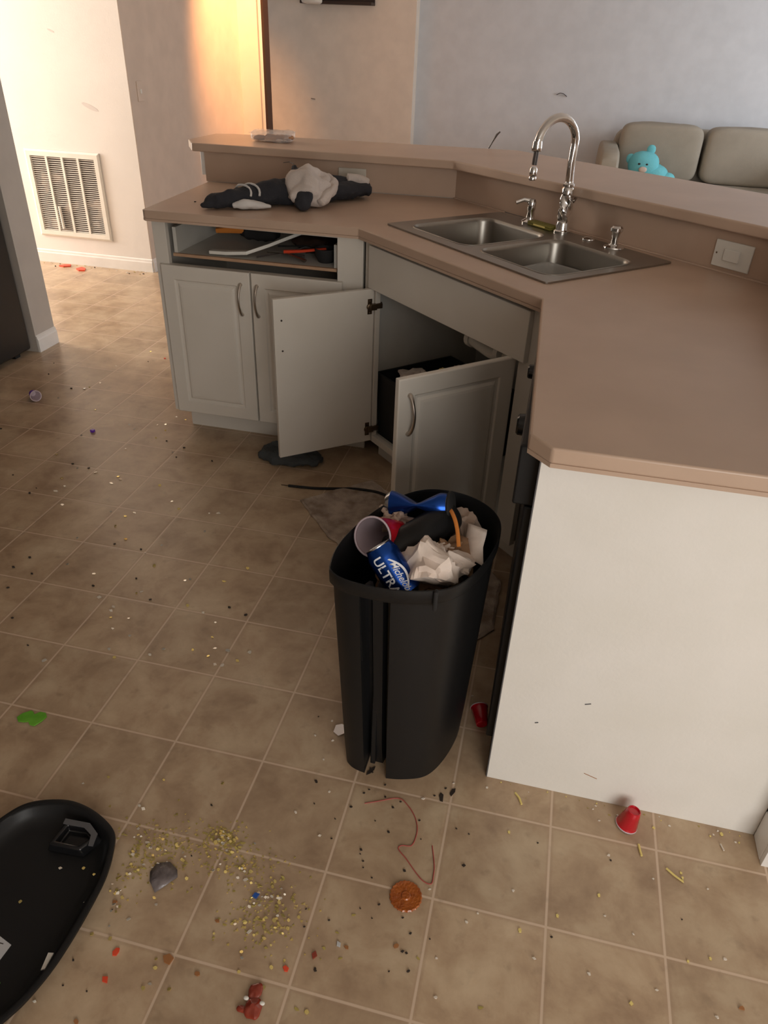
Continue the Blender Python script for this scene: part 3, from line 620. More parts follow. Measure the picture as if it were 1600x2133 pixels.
lump('cuff', 'stripe', [(-.930, 1.640, .930), (-.89, 1.652, .936), (-.845, 1.675, .932), (-.80, 1.70, .925)], [.012, .024, .018, .006], .75, jk, .004, 30, 2)['label'] = 'white ribbed cuff'
for k in range(2):
    c = Vector((-.915 + .026 * k, 1.715 + .018 * k, .948)); d = Vector((.10, .10, 0)).normalized(); sdv = Vector((d.y, -d.x, 0))
    R = [];
    for a in [PI * j / 12 for j in range(1, 11)]: R.append(c + sdv * math.cos(a) * (.056 + .003 * k) + Vector((0, 0, 1)) * math.sin(a) * (.043 + .003 * k) + d * .012 * math.sin(2 * a))
    MB().tube(R, .0042, 6).build('white_stripe', 'stripe', jk)
lump('right_sleeve', 'charc', [(-.70, 1.90, .94), (-.63, 1.97, .95), (-.565, 2.03, .95), (-.51, 2.07, .945)], [.05, .048, .040, .030], .75, jk, .012, 18, 9)
lump('hood', 'cream', [(-.735, 1.97, .965), (-.715, 1.90, .985), (-.70, 1.82, .975), (-.68, 1.755, .95)], [.052, .080, .078, .045], .80, jk, .034, 15, 6, 28)['label'] = 'cream fleece hood'
lump('hood_edge', 'cream', [(-.655, 1.95, 1.00), (-.618, 1.90, .985), (-.612, 1.83, .965), (-.63, 1.765, .94)], [.016, .022, .022, .014], .9, jk, .008, 25, 7)
lump('inner_lining', 'charc', [(-.685, 1.79, .985), (-.683, 1.755, .965), (-.686, 1.728, .94), (-.70, 1.712, .925)], [.018, .030, .032, .018], .8, jk, .006, 20, 8)
lump('collar', 'charc', [(-.84, 2.08, 1.015), (-.81, 2.04, .995), (-.76, 1.99, .97)], [.006, .024, .04], .7, jk, .010, 20, 5)
lump('pocket_lining', 'cream', [(-.60, 2.04, .99), (-.56, 2.06, .985), (-.52, 2.08, .975)], [.022, .026, .016], .8, jk, .006, 25, 3)
MB().tube([(-.845, 2.09, 1.022), (-.87, 2.11, 1.026), (-.90, 2.12, 1.02)], .0016, 6).build('drawstring', 'hose', jk)

# ------------------------------------------------------------------ trash can
tc = thing('trash_can', 'tall black plastic trash can overflowing with rubbish in front of the cabinets', 'trash can', (.09, .19, 0))
rim = [(-.068, .035), (-.070, .11), (-.045, .21), (.005, .315), (.065, .372), (.14, .378), (.205, .345), (.243, .285), (.246, .20), (.220, .10), (.180, .03), (.12, .0), (.05, -.012), (-.02, -.006), (-.055, .010)]
CC = Vector((.09, .19, 0))
base = [Vector((p[0], p[1], 0)) for p in spline([(x, y, 0) for x, y in rim], 10)]
def can_ring(s, z, groove=0.0, inset=0.0):
    out = []
    for p in base:
        q = (p - CC); L = q.length; q = q * s; q -= q.normalized() * inset
        v = CC + q
        out.append(Vector((v.x, v.y, z)))
    return out
# split ring by arc length on the front for the groove
fi = [i for i, p in enumerate(base) if p.y < .03 and -.008 < p.x < .070]
def ring_g(s, z, depth, inset=0.0):
    r = can_ring(s, z, 0, inset); out = []
    lo_, hi_ = min(fi), max(fi)     # traversal goes +x -> -x on the front
    for i, v in enumerate(r):
        if i == lo_: out += [v, v + Vector((-.001, depth * .75, 0))]
        elif i == hi_: out += [v + Vector((.001, depth * .75, 0)), v]
        elif lo_ < i < hi_:
            mid = 1 - abs((i - (lo_ + hi_) / 2) / ((hi_ - lo_) / 2)); out.append(v + Vector((0, depth * (1.0 if mid < .45 else .62), 0)))
        else: out.append(v)
    return out
b = MB()
zs = [(.80, .0, .066), (.83, .08, .05), (.875, .25, .048), (.92, .42, .046), (.950, .535, .044)]
R = [ring_g(s, z, d) for s, z, d in zs] + [ring_g(.955, .560, .044), ring_g(.956, .564, .0), ring_g(.962, .568, 0), ring_g(.985, .570, 0), ring_g(.996, .573, 0), ring_g(1.0, .596, 0), ring_g(.998, .602, 0), ring_g(.985, .603, 0), ring_g(.972, .598, 0), ring_g(.955, .572, 0), ring_g(.950, .566, .050, .002), ring_g(.93, .47, .054, .003)]
R += [ring_g(.90, .38, .056, .004)]
b.loops(R, False, True)
body = b.build('body', 'black', tc, smooth=True, ang=40)
# bottom plate
MB().loops([[v + Vector((0, 0, .012)) for v in ring_g(.795, 0, .067)], [v + Vector((0, 0, .016)) for v in ring_g(.795, 0, .067)]]).build('bottom', 'black', tc, smooth=False)
MB().box(.026, .038, .046, .085, .02, .555).build('groove_rib', 'black', tc, bevel=.002)
MB().box(.146, .154, .000, .014, .560, .606).build('rim_clip', 'blackm', tc, bevel=.003)

def fold(name, c, size, m, label, cat, sd, rot=0.0):
    rnd = random.Random(sd); bm = bmesh.new()
    for k in range(22):
        v = Vector((rnd.gauss(0, 1), rnd.gauss(0, 1), rnd.gauss(0, 1))).normalized() * rnd.uniform(.75, 1.1); bm.verts.new(v)
    r = bmesh.ops.convex_hull(bm, input=bm.verts[:]); bmesh.ops.delete(bm, geom=[g for g in r['geom_interior'] if isinstance(g, bmesh.types.BMVert)], context='VERTS')
    bmesh.ops.triangulate(bm, faces=bm.faces[:]); bmesh.ops.subdivide_edges(bm, edges=bm.edges[:], cuts=5, use_grid_fill=True)
    cr, sr = math.cos(rot), math.sin(rot)
    for v in bm.verts:
        n = abs(noise.noise(v.co * 2.1 + Vector((sd, 0, 0)))) * .42 + abs(noise.noise(v.co * 5 + Vector((0, sd, 0)))) * .13
        k = 1.12 - n; x, y, z = v.co.x * k * size[0] / 2, v.co.y * k * size[1] / 2, v.co.z * k * size[2] / 2; v.co = Vector((c[0] + x * cr - y * sr, c[1] + x * sr + y * cr, c[2] + z))
    b = MB(); b.bm.free(); b.bm = bm
    return tag(b.build(name, m, smooth=True, ang=28), label, cat)
fold('crumpled_napkin', (.112, .104, .574), (.14, .16, .14), 'paper', 'large white crumpled napkin at the front of the trash can', 'napkin', 5, .5)
fold('paper_scrap', (.170, .150, .572), (.085, .07, .06), 'paper', 'small white torn paper right of the large napkin in the trash can', 'paper scrap', 6, .3)
crumple('torn_napkin', (.012, .268, .575), (.10, .07, .06), 'paper2', 'torn tan napkin behind the red cup in the trash can', 'napkin', 9.4, .5)
fold('food_wrapper', (.165, .295, .566), (.09, .09, .08), 'paper2', 'crumpled grey-tan wrapper at the back right of the trash can', 'wrapper', 4, .4)
crumple('rubbish_bag', (.09, .19, .50), (.20, .24, .10), 'card', 'brown paper rubbish filling the can beneath everything else', 'rubbish', 7.7, .25)
crumple('brown_wrapper', (.150, .205, .560), (.09, .07, .05), 'card', 'brown greasy wrapper under the orange strap in the trash can', 'wrapper', 12.2, .45)
crumple('tissue', (.135, .185, .570), (.05, .045, .035), 'paper', 'tiny white tissue between the black tumbler and the paper scrap', 'tissue', 14.2, .5)
def sheet(name, corners, m, label, cat, bend=.01, th=.0012):
    a, b_, c, d = [Vector(p) for p in corners]; b = MB(); n = 8; V = []
    nn_ = (b_ - a).cross(d - a).normalized()
    for i in range(n + 1):
        row = []
        for j in range(n + 1):
            u_, v_ = i / n, j / n; p = a * (1 - u_) * (1 - v_) + b_ * u_ * (1 - v_) + c * u_ * v_ + d * (1 - u_) * v_
            p = p + nn_ * (bend * (math.sin(PI * u_) - .5 * abs(2 * v_ - 1)) + .004 * noise.noise(p * 30)); row.append(b.bm.verts.new(p))
        V.append(row)
    for i in range(n):
        for j in range(n): b._f([V[i][j], V[i + 1][j], V[i + 1][j + 1], V[i][j + 1]])
    return tag(b.build(name, m, solid=th), label, cat)
sheet('receipt', [(.180, .200, .560), (.222, .150, .575), (.216, .225, .615), (.172, .262, .600)], 'paper', 'white paper sheet leaning against the right wall of the trash can', 'paper')
sheet('card_flap', [(.150, .20, .545), (.205, .13, .55), (.200, .21, .59), (.160, .235, .585)], 'card', 'brown cardboard flap under the white sheet in the trash can', 'cardboard')
tag(MB().tube(spline([(.105, .275, .598), (.128, .272, .622), (.145, .245, .622), (.158, .215, .610), (.168, .180, .592)], 5, False), .0042, 8, flat=.35).build('orange_strap', 'orange'), 'curved orange plastic strap across the rubbish', 'strap')
# black tumbler lying across
Xt, Lt = axis_frame((.030, .165, .560), (.135, .300, .590))
b = MB().lathe([(.0, 0), (.034, 0), (.037, .004), (.037, Lt - .01), (.035, Lt - .004), (.033, Lt), (.0, Lt)], 32, Xt, False, False)
tag(b.build('black_tumbler', 'black', ang=50), 'matte black tumbler lying in the middle of the rubbish', 'tumbler')

def party_cup(name, base_pt, mouth_pt, r0, r1, label, parent_m='red', rim=True, rings=True):
    X, L = axis_frame(base_pt, mouth_pt); o = thing(name, label, 'cup', (0, 0, 0), X=X)
    pr = [(0, .004), (r0 * .82, .004), (r0 * .86, 0), (r0, .001)]
    for k, t in enumerate((.12, .30, .32, .55, .57, .80, .82, .97)): pr.append((r0 + (r1 - r0) * t + (.0006 if k % 2 else 0), L * t))
    MB().lathe(pr, 32, X, False, False).build('shell', parent_m, o, ang=50)
    MB().lathe([(r1 - .0035, L - .001)] + [((r0 + (r1 - r0) * t) - .0022, max(L * t, .0055)) for t in (.97, .6, .3, .0)] + [(0, .0055)], 32, X, False, False).build('lining', 'cupin', o, ang=50)
    R = []
    for k in range(9):
        a = 2 * PI * k / 9; R.append((r1 + .0022 * math.cos(a) - .001, L + .0022 * math.sin(a)))
    MB().lathe(R + [R[0]], 32, X, False, False).build('rolled_rim', 'cupin' if rim else parent_m, o)
    return o
party_cup('party_cup', (.030, .262, .545), (-.010, .150, .602), .028, .043, 'full-size red party cup lying in the trash can, mouth to the camera')
party_cup('shot_cup', (.632, .052, .050), (.624, .048, .002), .0145, .024, 'mini red cup standing upside down against the white end panel')
party_cup('shot_cup', (.272, .236, .016), (.258, .284, .0235), .0145, .0225, 'mini red cup lying between the trash can and the end panel')
party_cup('shot_cup', (-2.02, 1.66, .018), (-1.975, 1.625, .0255), .015, .025, 'mini cup lying in the left floor area beyond the rubbish, mouth to the camera', 'purple')

# beer cans
def text_on(par, X, s, size, z0_, ang0, r, mname, shear=0, sx=1, name='lettering', vert=False):
    cu = bpy.data.curves.new('txt', 'FONT'); cu.body = s; cu.size = size; cu.shear = shear; cu.extrude = 0; cu.resolution_u = 3; cu.offset = .0004 if not shear else .00025
    to = bpy.data.objects.new('txt', cu); COL.objects.link(to); bpy.context.view_layer.update()
    me = bpy.data.meshes.new_from_object(to.evaluated_get(bpy.context.evaluated_depsgraph_get())); bpy.data.objects.remove(to)
    bm = bmesh.new(); bm.from_mesh(me); bmesh.ops.triangulate(bm, faces=bm.faces)
    bmesh.ops.subdivide_edges(bm, edges=[e for e in bm.edges if e.calc_length() > size * .15], cuts=2)
    for v in bm.verts:
        x, y = v.co.x * sx, v.co.y; a = ang0 - y / r     # reads along the axis
        v.co = X @ Vector((r * math.cos(a), r * math.sin(a), z0_ + x))
    b = MB(); b.bm.free(); b.bm = bm; bpy.data.meshes.remove(me)
    o = b.build(name, mname, par, smooth=False); return o
def beer_can(name, p, q, label, dent=None, R0=.033):
    X, L = axis_frame(p, q); o = thing(name, label, 'can', (0, 0, 0), X=X)
    prof = [(.022, .003), (.024, 0), (.027, .003), (R0, .012)] + [(R0, .012 + (L - .032) * k / 14) for k in range(1, 15)] + [(R0 - .004, L - .009), (R0 - .006, L - .003)]
    tv = X.inverted().to_3x3() @ (Vector((.271, -1.06, 1.47)) - X.translation); vl = math.hypot(tv.x, tv.y); vx, vy = tv.x / vl, tv.y / vl   # the can was pinched across this side
    def rg(r, z):
        out = []
        for i in range(36):
            a = 2 * PI * i / 36; x, y = r * math.cos(a), r * math.sin(a)
            if dent:
                k = dent(z / L, a); u_ = (x * vx + y * vy) * k[0]; w_ = (-x * vy + y * vx) * k[1]; x, y = u_ * vx - w_ * vy, u_ * vy + w_ * vx
            out.append((x, y, z))
        return out
    MB().loops([rg(r, z) for r, z in prof[3:]], False, False, X).build('label_wrap', 'canblue', o, ang=50)
    MB().lathe(prof[:4], 36, X, True, False).build('base', 'canalu', o, ang=50)
    MB().lathe([(R0 - .006, L - .003), (R0 - .0055, L - .001), (R0 - .006, L), (R0 - .008, L), (R0 - .009, L - .004), (.0, L - .004)], 36, X, False, False).build('lid_end', 'canalu', o, ang=50)
    return o, X, L
# text angle: the side of the can facing the camera
c1, Xc1, L1 = beer_can('beer_can', (.092, .050, .545), (.016, .088, .628), 'blue beer can standing tilted at the front left of the trash can')
toC = (Vector((.271, -1.06, 1.47)) - Vector((.05, .06, .6))); lc_ = Xc1.inverted().to_3x3() @ toC; AF = math.atan2(lc_.y, lc_.x)

# floor positions (metres)
G1= [(-1.788,2.353),(-1.855,2.113),(-1.812,1.894),(-1.83,1.829),(-1.848,1.813),(-1.899,1.679),(-1.67,1.619),(-1.583,1.371),(-1.286,1.656),(-1.237,1.646),(-1.33,1.56),(-1.297,1.574),(-1.27,1.52),(-1.403,1.492),(-1.445,1.524),(-1.276,1.445),(-1.347,1.32),(-1.147,1.346),(-1.587,1.198),(-1.443,1.122),(-1.358,1.113),(-1.259,1.11),(-1.239,1.093),(-1.256,1.056),(-1.456,1.036),(-1.411,0.986),(-1.422,0.946),(-1.073,1.092),(-1.344,0.87),(-0.977,1.003),(-0.927,0.96),(-1.153,0.879),(-1.069,0.895),(-1.089,0.866),(-0.779,0.976),(-0.811,0.967),(-1.088,0.799),(-1.172,0.698),(-0.776,0.855),(-1.014,0.738),(-0.879,0.738),(-0.913,0.687),(-0.848,0.628),(-1.117,0.558),(-1.012,0.539),(-0.552,0.698),(-0.719,0.586),(-0.706,0.595),(-0.599,0.615),(-0.932,0.439),(-0.823,0.499),(-0.833,0.487),(-0.867,0.409),(-0.863,0.391),(-0.85,0.366),(-0.797,0.376),(-0.756,0.31),(-0.655,0.474),(-0.597,0.458),(-0.544,0.428),(-0.526,0.367),(-0.819,0.324),(-0.782,0.244),(-0.752,0.22),(-0.662,0.254),(-0.636,0.285),(-0.558,0.305),(-0.5,0.327),(-0.46,0.326),(-0.505,0.293),(-0.474,0.269),(-0.453,0.27),(-0.419,0.297),(-0.399,0.337),(-0.927,0.157)]
K1= [(-2.174,2.052),(-1.732,2.221),(-2.112,1.916),(-1.908,1.796),(-1.944,1.33),(-1.221,1.435),(-1.123,1.401),(-1.117,1.317),(-0.964,1.328),(-1.402,1.135),(-1.481,1.147),(-1.504,0.946),(-1.505,0.907),(-1.648,1.006),(-1.035,0.703),(-0.935,0.699),(-1.258,0.559),(-1.275,0.499),(-1.199,0.486),(-1.225,0.405),(-0.981,0.484),(-0.778,0.471),(-0.871,0.553),(-0.471,0.483),(-1.123,0.287),(-0.532,0.502),(-1.009,0.199)]
K2= [(-0.141,0.166),(0.028,0.046),(0.035,0.036),(0.072,0.01),(0.039,-0.012),(0.03,-0.024),(0.139,0.048),(0.212,0.037),(0.19,0.011),(0.213,0.221),(0.198,0.2),(-0.088,-0.021),(0.117,-0.025),(0.08,-0.022),(0.011,-0.066),(-0.086,-0.024),(-0.016,-0.105),(-0.01,-0.153),(-0.073,-0.08),(0.01,-0.067),(0.08,-0.021),(0.117,-0.025),(0.103,-0.044),(0.168,-0.061),(0.107,-0.106),(0.18,-0.105),(0.072,-0.087),(0.059,-0.162),(0.06,-0.172),(0.07,-0.186),(0.097,-0.217),(0.074,-0.2),(0.16,-0.185),(0.09,-0.285),(0.125,-0.268),(0.118,-0.298),(0.036,-0.323),(-0.015,-0.313),(-0.007,-0.347),(0.177,-0.282),(0.198,-0.308),(0.252,-0.06),(0.281,-0.066),(0.28,-0.142),(0.237,-0.309),(0.19,-0.345),(0.198,-0.346),(0.038,-0.419),(0.173,-0.386),(0.208,-0.377),(0.431,-0.049),(0.587,-0.05),(0.469,-0.246),(0.725,-0.145),(-0.296,-0.143),(-0.286,-0.266),(-0.353,-0.554),(-0.407,-0.513),(-0.4,-0.556),(-0.387,-0.41),(0.037,-0.415)]
W2= [(-0.103,0.161),(-0.131,0.106),(-0.084,0.102),(-0.089,0.042),(0.179,0.149),(0.235,0.34),(0.306,0.064),(0.228,0.056),(0.166,-0.004),(-0.107,-0.112),(-0.037,-0.153),(0.302,-0.259),(0.322,-0.236),(0.266,-0.409),(0.219,-0.211),(0.387,-0.171),(0.256,-0.341),(-0.049,-0.041),(0.564,0.042),(0.573,-0.177),(0.541,-0.297),(0.388,-0.17),(0.583,-0.04),(0.785,-0.065),(0.86,0.064),(0.674,-0.071),(0.799,-0.205),(0.769,-0.315),(0.665,-0.295),(0.438,-0.295),(0.627,-0.2)]
Y2= [(0.367,-0.039),(0.656,-0.012),(0.721,-0.053),(0.733,-0.042),(0.684,0.055),(0.561,-0.136),(0.832,0.077),(0.383,0.055),(0.771,-0.211),(0.728,-0.227),(0.617,-0.33),(0.407,-0.249),(0.479,-0.201)]
O2= [(0.081,-0.301),(0.059,-0.342),(0.078,-0.386),(0.042,-0.376),(0.222,-0.35),(0.349,-0.405),(0.026,-0.489),(0.045,-0.489)]
G3= [(-0.452,-0.185),(-0.432,-0.109),(-0.108,-0.422),(-0.103,-0.432),(-0.099,-0.456),(-0.045,-0.47),(-0.346,-0.419),(-0.377,-0.412),(-0.318,-0.368),(-0.308,-0.379),(-0.252,-0.488),(-0.258,-0.473),(-0.248,-0.515),(-0.256,-0.525),(-0.21,-0.515),(-0.433,-0.592),(-0.361,-0.461),(0.045,-0.489),(-0.038,-0.154),(-0.296,-0.083),(-0.558,-0.136),(-0.606,-0.165)]
STR= [(0.038,-0.05),(0.066,-0.037),(0.11,-0.017),(0.135,-0.03),(0.156,-0.054),(0.167,-0.08),(0.168,-0.106),(0.162,-0.126),(0.143,-0.13),(0.137,-0.14),(0.159,-0.159),(0.183,-0.182),(0.202,-0.197),(0.22,-0.199),(0.221,-0.177),(0.219,-0.157),(0.207,-0.114)]
BR=[(-.172,-.478),(-.389,-.395),(-.176,-.379),(-.343,-.603),(.084,-.364),(.176,-.338),(.815,-.289)]
LIDF=[(-.487,-.35),(-.533,-.362),(-.457,-.357),(-.434,-.397),(-.568,-.443),(-.444,-.415)]
def spline2(p): return [(v.x,v.y) for v in spline([(x,y,0) for x,y in p],4,False)]
text_on(c1, Xc1 @ Matrix.Translation((0, 0, L1)) @ Matrix.Rotation(PI, 4, 'X'), 'ULTRA', .028, .018, -AF + .80, .0334, 'canwhite', 0, .95)
text_on(c1, Xc1 @ Matrix.Translation((0, 0, L1)) @ Matrix.Rotation(PI, 4, 'X'), 'Michelob', .020, .040, -AF - .02, .0334, 'canwhite', .35, .85)
sw_ = MB(); XT = Xc1 @ Matrix.Translation((0, 0, L1)) @ Matrix.Rotation(PI, 4, 'X'); ribbon = []
for k in range(17):
    t = k / 16; z = .032 + .066 * t; a = -AF - .10 - .55 * math.sin(PI * t * .9); wd = .06 + .10 * t * (1 - t)
    ribbon.append([XT @ Vector((.0334 * math.cos(a + s * wd), .0334 * math.sin(a + s * wd), z)) for s in (-1, 1)])
V = [[sw_.bm.verts.new(p) for p in r] for r in ribbon]
for p, q in zip(V, V[1:]): sw_._f([p[0], p[1], q[1], q[0]])
sw_.build('ribbon_mark', 'canwhite', c1, smooth=False)
def crush(t, a):
    k = max(0, 1 - abs(t - .52) / .42) ** 1.15; return (1 + .10 * k, 1 - .84 * k)
c2, Xc2, L2 = beer_can('crushed_can', (-.012, .295, .592), (.128, .292, .616), 'blue can crushed flat in the middle across the back of the trash can', crush)
MB().lathe([(.030, .0), (.034, .003), (.034, .008), (.028, .012)], 24, Xc2 @ Matrix.Translation((0, 0, L2 - .002))).build('dark_end_ring', 'blackm', c2)

# ------------------------------------------------------------------ trash can lid, upside down on the floor
ld_ = thing('bin_cover', 'black trash can lid lying upside down on the floor at the lower left', 'lid', (-.59, -.5, 0))
lo_pts = [(-.703, -.318), (-.669, -.267), (-.602, -.241), (-.545, -.243), (-.491, -.261), (-.455, -.285), (-.436, -.325), (-.424, -.37), (-.420, -.42), (-.420, -.50), (-.426, -.562), (-.444, -.622), (-.480, -.675), (-.545, -.705), (-.62, -.70), (-.69, -.66), (-.725, -.58), (-.73, -.48), (-.72, -.38)]
lb = [Vector((p[0], p[1], 0)) for p in spline([(x, y, 0) for x, y in lo_pts], 6)]; lcn = Vector((-.58, -.47, 0))
def lring(ins, z): return [v - (v - lcn).normalized() * ins + Vector((0, 0, z)) for v in lb]
MB().loops([lring(.030, .0), lring(.012, .004), lring(.002, .018), lring(-.002, .032), lring(.000, .036), lring(.004, .0365), lring(.008, .032), lring(.014, .020), lring(.026, .009), lring(.048, .005), lring(.12, .0045)]).build('shell', 'black', ld_, ang=60)
MB().loops([lring(-.004, .030), lring(-.007, .033), lring(-.006, .038), lring(.001, .040), lring(.005, .0385), lring(.003, .034)], False, False).build('rim', 'black', ld_, ang=60)
hb = MB().loops([[(-.582, -.335, .006), (-.50, -.33, .006), (-.478, -.285, .006), (-.515, -.262, .006), (-.578, -.266, .006)], [(-.575, -.332, .030), (-.506, -.328, .030), (-.486, -.290, .030), (-.517, -.270, .030), (-.570, -.273, .030)], [(-.566, -.322, .030), (-.512, -.319, .030), (-.496, -.292, .030), (-.521, -.279, .030), (-.562, -.283, .030)], [(-.566, -.322, .012), (-.512, -.319, .012), (-.496, -.292, .012), (-.521, -.279, .012), (-.562, -.283, .012)]])
hb.build('hinge_housing', 'blackg', ld_, bevel=.004)
MB().loops([[(-.574, -.272, .031), (-.517, -.269, .031), (-.488, -.287, .031), (-.482, -.315, .031), (-.492, -.316, .031), (-.500, -.293, .031), (-.524, -.281, .031), (-.572, -.284, .031)], [(-.574, -.272, .033), (-.517, -.269, .033), (-.488, -.287, .033), (-.482, -.315, .033), (-.492, -.316, .033), (-.500, -.293, .033), (-.524, -.281, .033), (-.572, -.284, .033)]]).build('hinge_top', 'greyp', ld_, smooth=False)
MB().prism([(-.600, -.500), (-.533, -.519), (-.536, -.548), (-.600, -.565)], .0050, .0062).build('sticker', 'sticker', ld_, smooth=False)
b = MB()
for k in range(4): b.box(-.598, -.548 - .006 * k, -.522 - .007 * k, -.5205 - .007 * k, .0063, .0065)
b.build('sticker_print', 'crumb', ld_, smooth=False)
tag(MB().prism([(-.447, -.522), (-.437, -.520), (-.436, -.548), (-.442, -.552)], .024, .027).build('white_tag', 'white', smooth=False), 'small white tag caught on the right edge of the upturned lid', 'tag')

# ------------------------------------------------------------------ rug, rag, cable, floor bits
b = MB(); cs = [(-.522, 1.138), (-.30, 1.36), (.258, .86), (.262, .62), (.19, .52), (-.338, .930)]
pts = []
for p, q in zip(cs, cs[1:] + cs[:1]):
    p, q = Vector((*p, 0)), Vector((*q, 0)); n = max(2, int((q - p).length / .02))
    for k in range(n):
        v = p.lerp(q, k / n); v += Vector((noise.noise(v * 30), noise.noise(v * 30 + Vector((9, 0, 0))), 0)) * .008; pts.append(v)
cn = Vector((-.06, .94, 0))
mk = lambda ins, z: [v - (v - cn).normalized() * ins + Vector((0, 0, z + (.003 * noise.noise(v * 40 + Vector((0, 0, ins * 50))) if ins > 0 else 0))) for v in pts]
b.mi('rug').loops([mk(0, .0), mk(-.002, .006), mk(.008, .011), mk(.016, .010)], False, False)
n_ = len(pts); R = [mk(.016, .010)] + [[cn + (v - cn) * s + Vector((0, 0, .009 + .005 * noise.noise(v * 9 * s) + .003 * noise.noise(v * 30 * s))) for v in pts] for s in (.9, .8, .7, .6, .5, .4, .3, .2, .1)]
b.loops(R, False, True)
tag(b.build('kitchen_mat', 'rug'), 'worn grey-brown mat on the floor in front of the open sink cabinet', 'mat')
ra = MB().sup((-.665, 1.445, .018), (.27, .15, .05), .8, nu=60, nv=24).displace(.018, 16, 3).displace(.007, 50, 1, 0.001)
tag(ra.build('rag', 'rag'), 'dark grey rag on the floor under the open left door', 'rag')
cb = thing('cable', 'thin black cable lying on the floor between the rag and the trash can', 'cable', (-.4, 1.25, 0))
MB().tube(spline([(-.600, 1.228, .005), (-.55, 1.232, .005), (-.49, 1.240, .005), (-.40, 1.262, .006), (-.343, 1.270, .010), (-.25, 1.262, .015), (-.17, 1.22, .017)], 6, False), .0052, 10).build('sheath', 'blackm', cb)
MB().tube([(-.630, 1.228, .004), (-.600, 1.228, .005)], [.0015, .002], 8).build('bare_wire', 'brass', cb)
tag(MB().tube([(x, y, .0012) for x, y in spline2(STR)], .0011, 6).build('thread', 'thread'), 'thin red thread curled in an S on the tiles', 'thread')
gd = []
for k in range(44):
    a = 2 * PI * k / 44; gd.append((.0325 * (1 + .05 * (k % 2)) * math.cos(a), .0325 * (1 + .05 * (k % 2)) * math.sin(a), 0))
Xd = Matrix.Translation((.174, -.238, 0)); dsk = MB().loops([[Vector(p) * s + Vector((0, 0, z)) for p in gd] for s, z in ((.96, 0), (1, .002), (.94, .0045), (.70, .0035), (.30, .0035), (.24, .0055))], X=Xd).build('orange_disc', 'disc')
tag(dsk, 'translucent orange serrated disc flat on the tiles below the red thread', 'disc')
gr = MB()
gp_ = [(-.874, -.035), (-.868, -.020), (-.852, -.006), (-.842, -.010), (-.838, -.016), (-.828, -.004), (-.812, -.004), (-.803, -.014), (-.806, -.030), (-.815, -.048), (-.828, -.048), (-.838, -.040), (-.846, -.044), (-.862, -.046)]
gr.prism(gp_, .001, .004); tag(gr.build('green_scrap', 'green', bevel=.001), 'bright green two-lobed scrap on the tiles at the left edge', 'scrap')
gs = MB(); gs.sup((-.057, -.482, .005), (.026, .030, .010), .9).sup((-.050, -.508, .006), (.034, .036, .012), .9).sup((-.068, -.513, .004), (.02, .014, .008), .9)
gm = gs.displace(.003, 80, 2, 0).build('squashed_candy', 'gummy'); tag(gm, 'squashed red-brown candy on the tiles at the bottom of the photo', 'candy')
for x, y in ((-.067, -.497), (-.036, -.498)): MB().sup((x, y, .009), (.010, .007, .006), .9).build('white_spot', 'white', gm)
b = MB(); sc_p = [(-.348, -.300), (-.322, -.292), (-.300, -.303), (-.292, -.318), (-.304, -.336), (-.322, -.358), (-.343, -.340), (-.352, -.322)]
ctr = Vector((-.322, -.325, .008)); ring0 = [Vector((x, y, .001 + .010 * abs(noise.noise(Vector((x * 60, y * 60, 1)))))) for x, y in sc_p]
b.loops([ring0, [v.lerp(ctr, .45) + Vector((0, 0, .006 * noise.noise(v * 90))) for v in ring0], [v.lerp(ctr, .8) for v in ring0]], False, True)
tag(b.build('film_scrap', 'scrap', solid=.0008, ang=15), 'crinkled grey film scrap among the gold flakes beside the lid', 'scrap')
def chip(name, x, y, s, m, label, cat, sd, z=0.0, group=None, el=1.0, th=.25, ang=None):
    rnd = random.Random(sd); n = rnd.choice((4, 5, 6)); a0 = rnd.random() * 6.28 if ang is None else ang; b = MB(); P = []
    for k in range(n):
        a = 2 * PI * k / n; r = s * .5 * rnd.uniform(.65, 1.1); u_, v_ = r * math.cos(a) * el, r * math.sin(a); P.append((x + u_ * math.cos(a0) - v_ * math.sin(a0), y + u_ * math.sin(a0) + v_ * math.cos(a0)))
    b.prism(P, z + .0003, z + .0003 + s * th); return tag(b.build(name, m, smooth=False), label, cat, group)
chip('purple_cap', -1.561, 1.423, .022, 'purple', 'tiny bright purple cap on the floor toward the hall', 'cap', 2, th=.5)
chip('blue_chip', -.123, -.313, .013, 'bluep', 'tiny blue chip among the gold flakes right of the spill', 'chip', 3, el=1.5)
chip('foil_piece', -.074, .136, .034, 'canalu', 'crumpled white foil piece just left of the trash can foot', 'foil', 5, el=1.3, th=.2)
chip('grey_fleck', .068, -.363, .012, 'sticker', 'pale blue-grey fleck on the tiles below the orange disc', 'fleck', 8, el=1.4)
chip('dust_clump', -.237, -.468, .022, 'brown', 'brown dust clump on a tile corner at the lower left', 'dust', 11, th=.15)
for i, (x, y, lb_) in enumerate(((-.337, -.480, 'leftmost red chip below the lid'), (-.332, -.529, 'red chip lower down beside the lid'), (.028, -.393, 'dark red chip right of the lowest gold flakes'), (-.016, -.430, 'bright red chip above the squashed candy'), (-1.672, 2.288, 'red chip on the floor by the base cabinet'))):
    chip('red_chip', x, y, .012, 'redor' if i != 2 else 'gummy', lb_, 'chip', 20 + i, el=1.4)
for i, (x, y, lb_) in enumerate(((-3.189, 3.70, 'red scrap against the hall baseboard, left one'), (-3.03, 3.655, 'red scrap against the hall baseboard, right one'))):
    chip('red_scrap', x, y, .075, 'redor', lb_, 'scrap', 40 + i, el=1.3, th=.12)

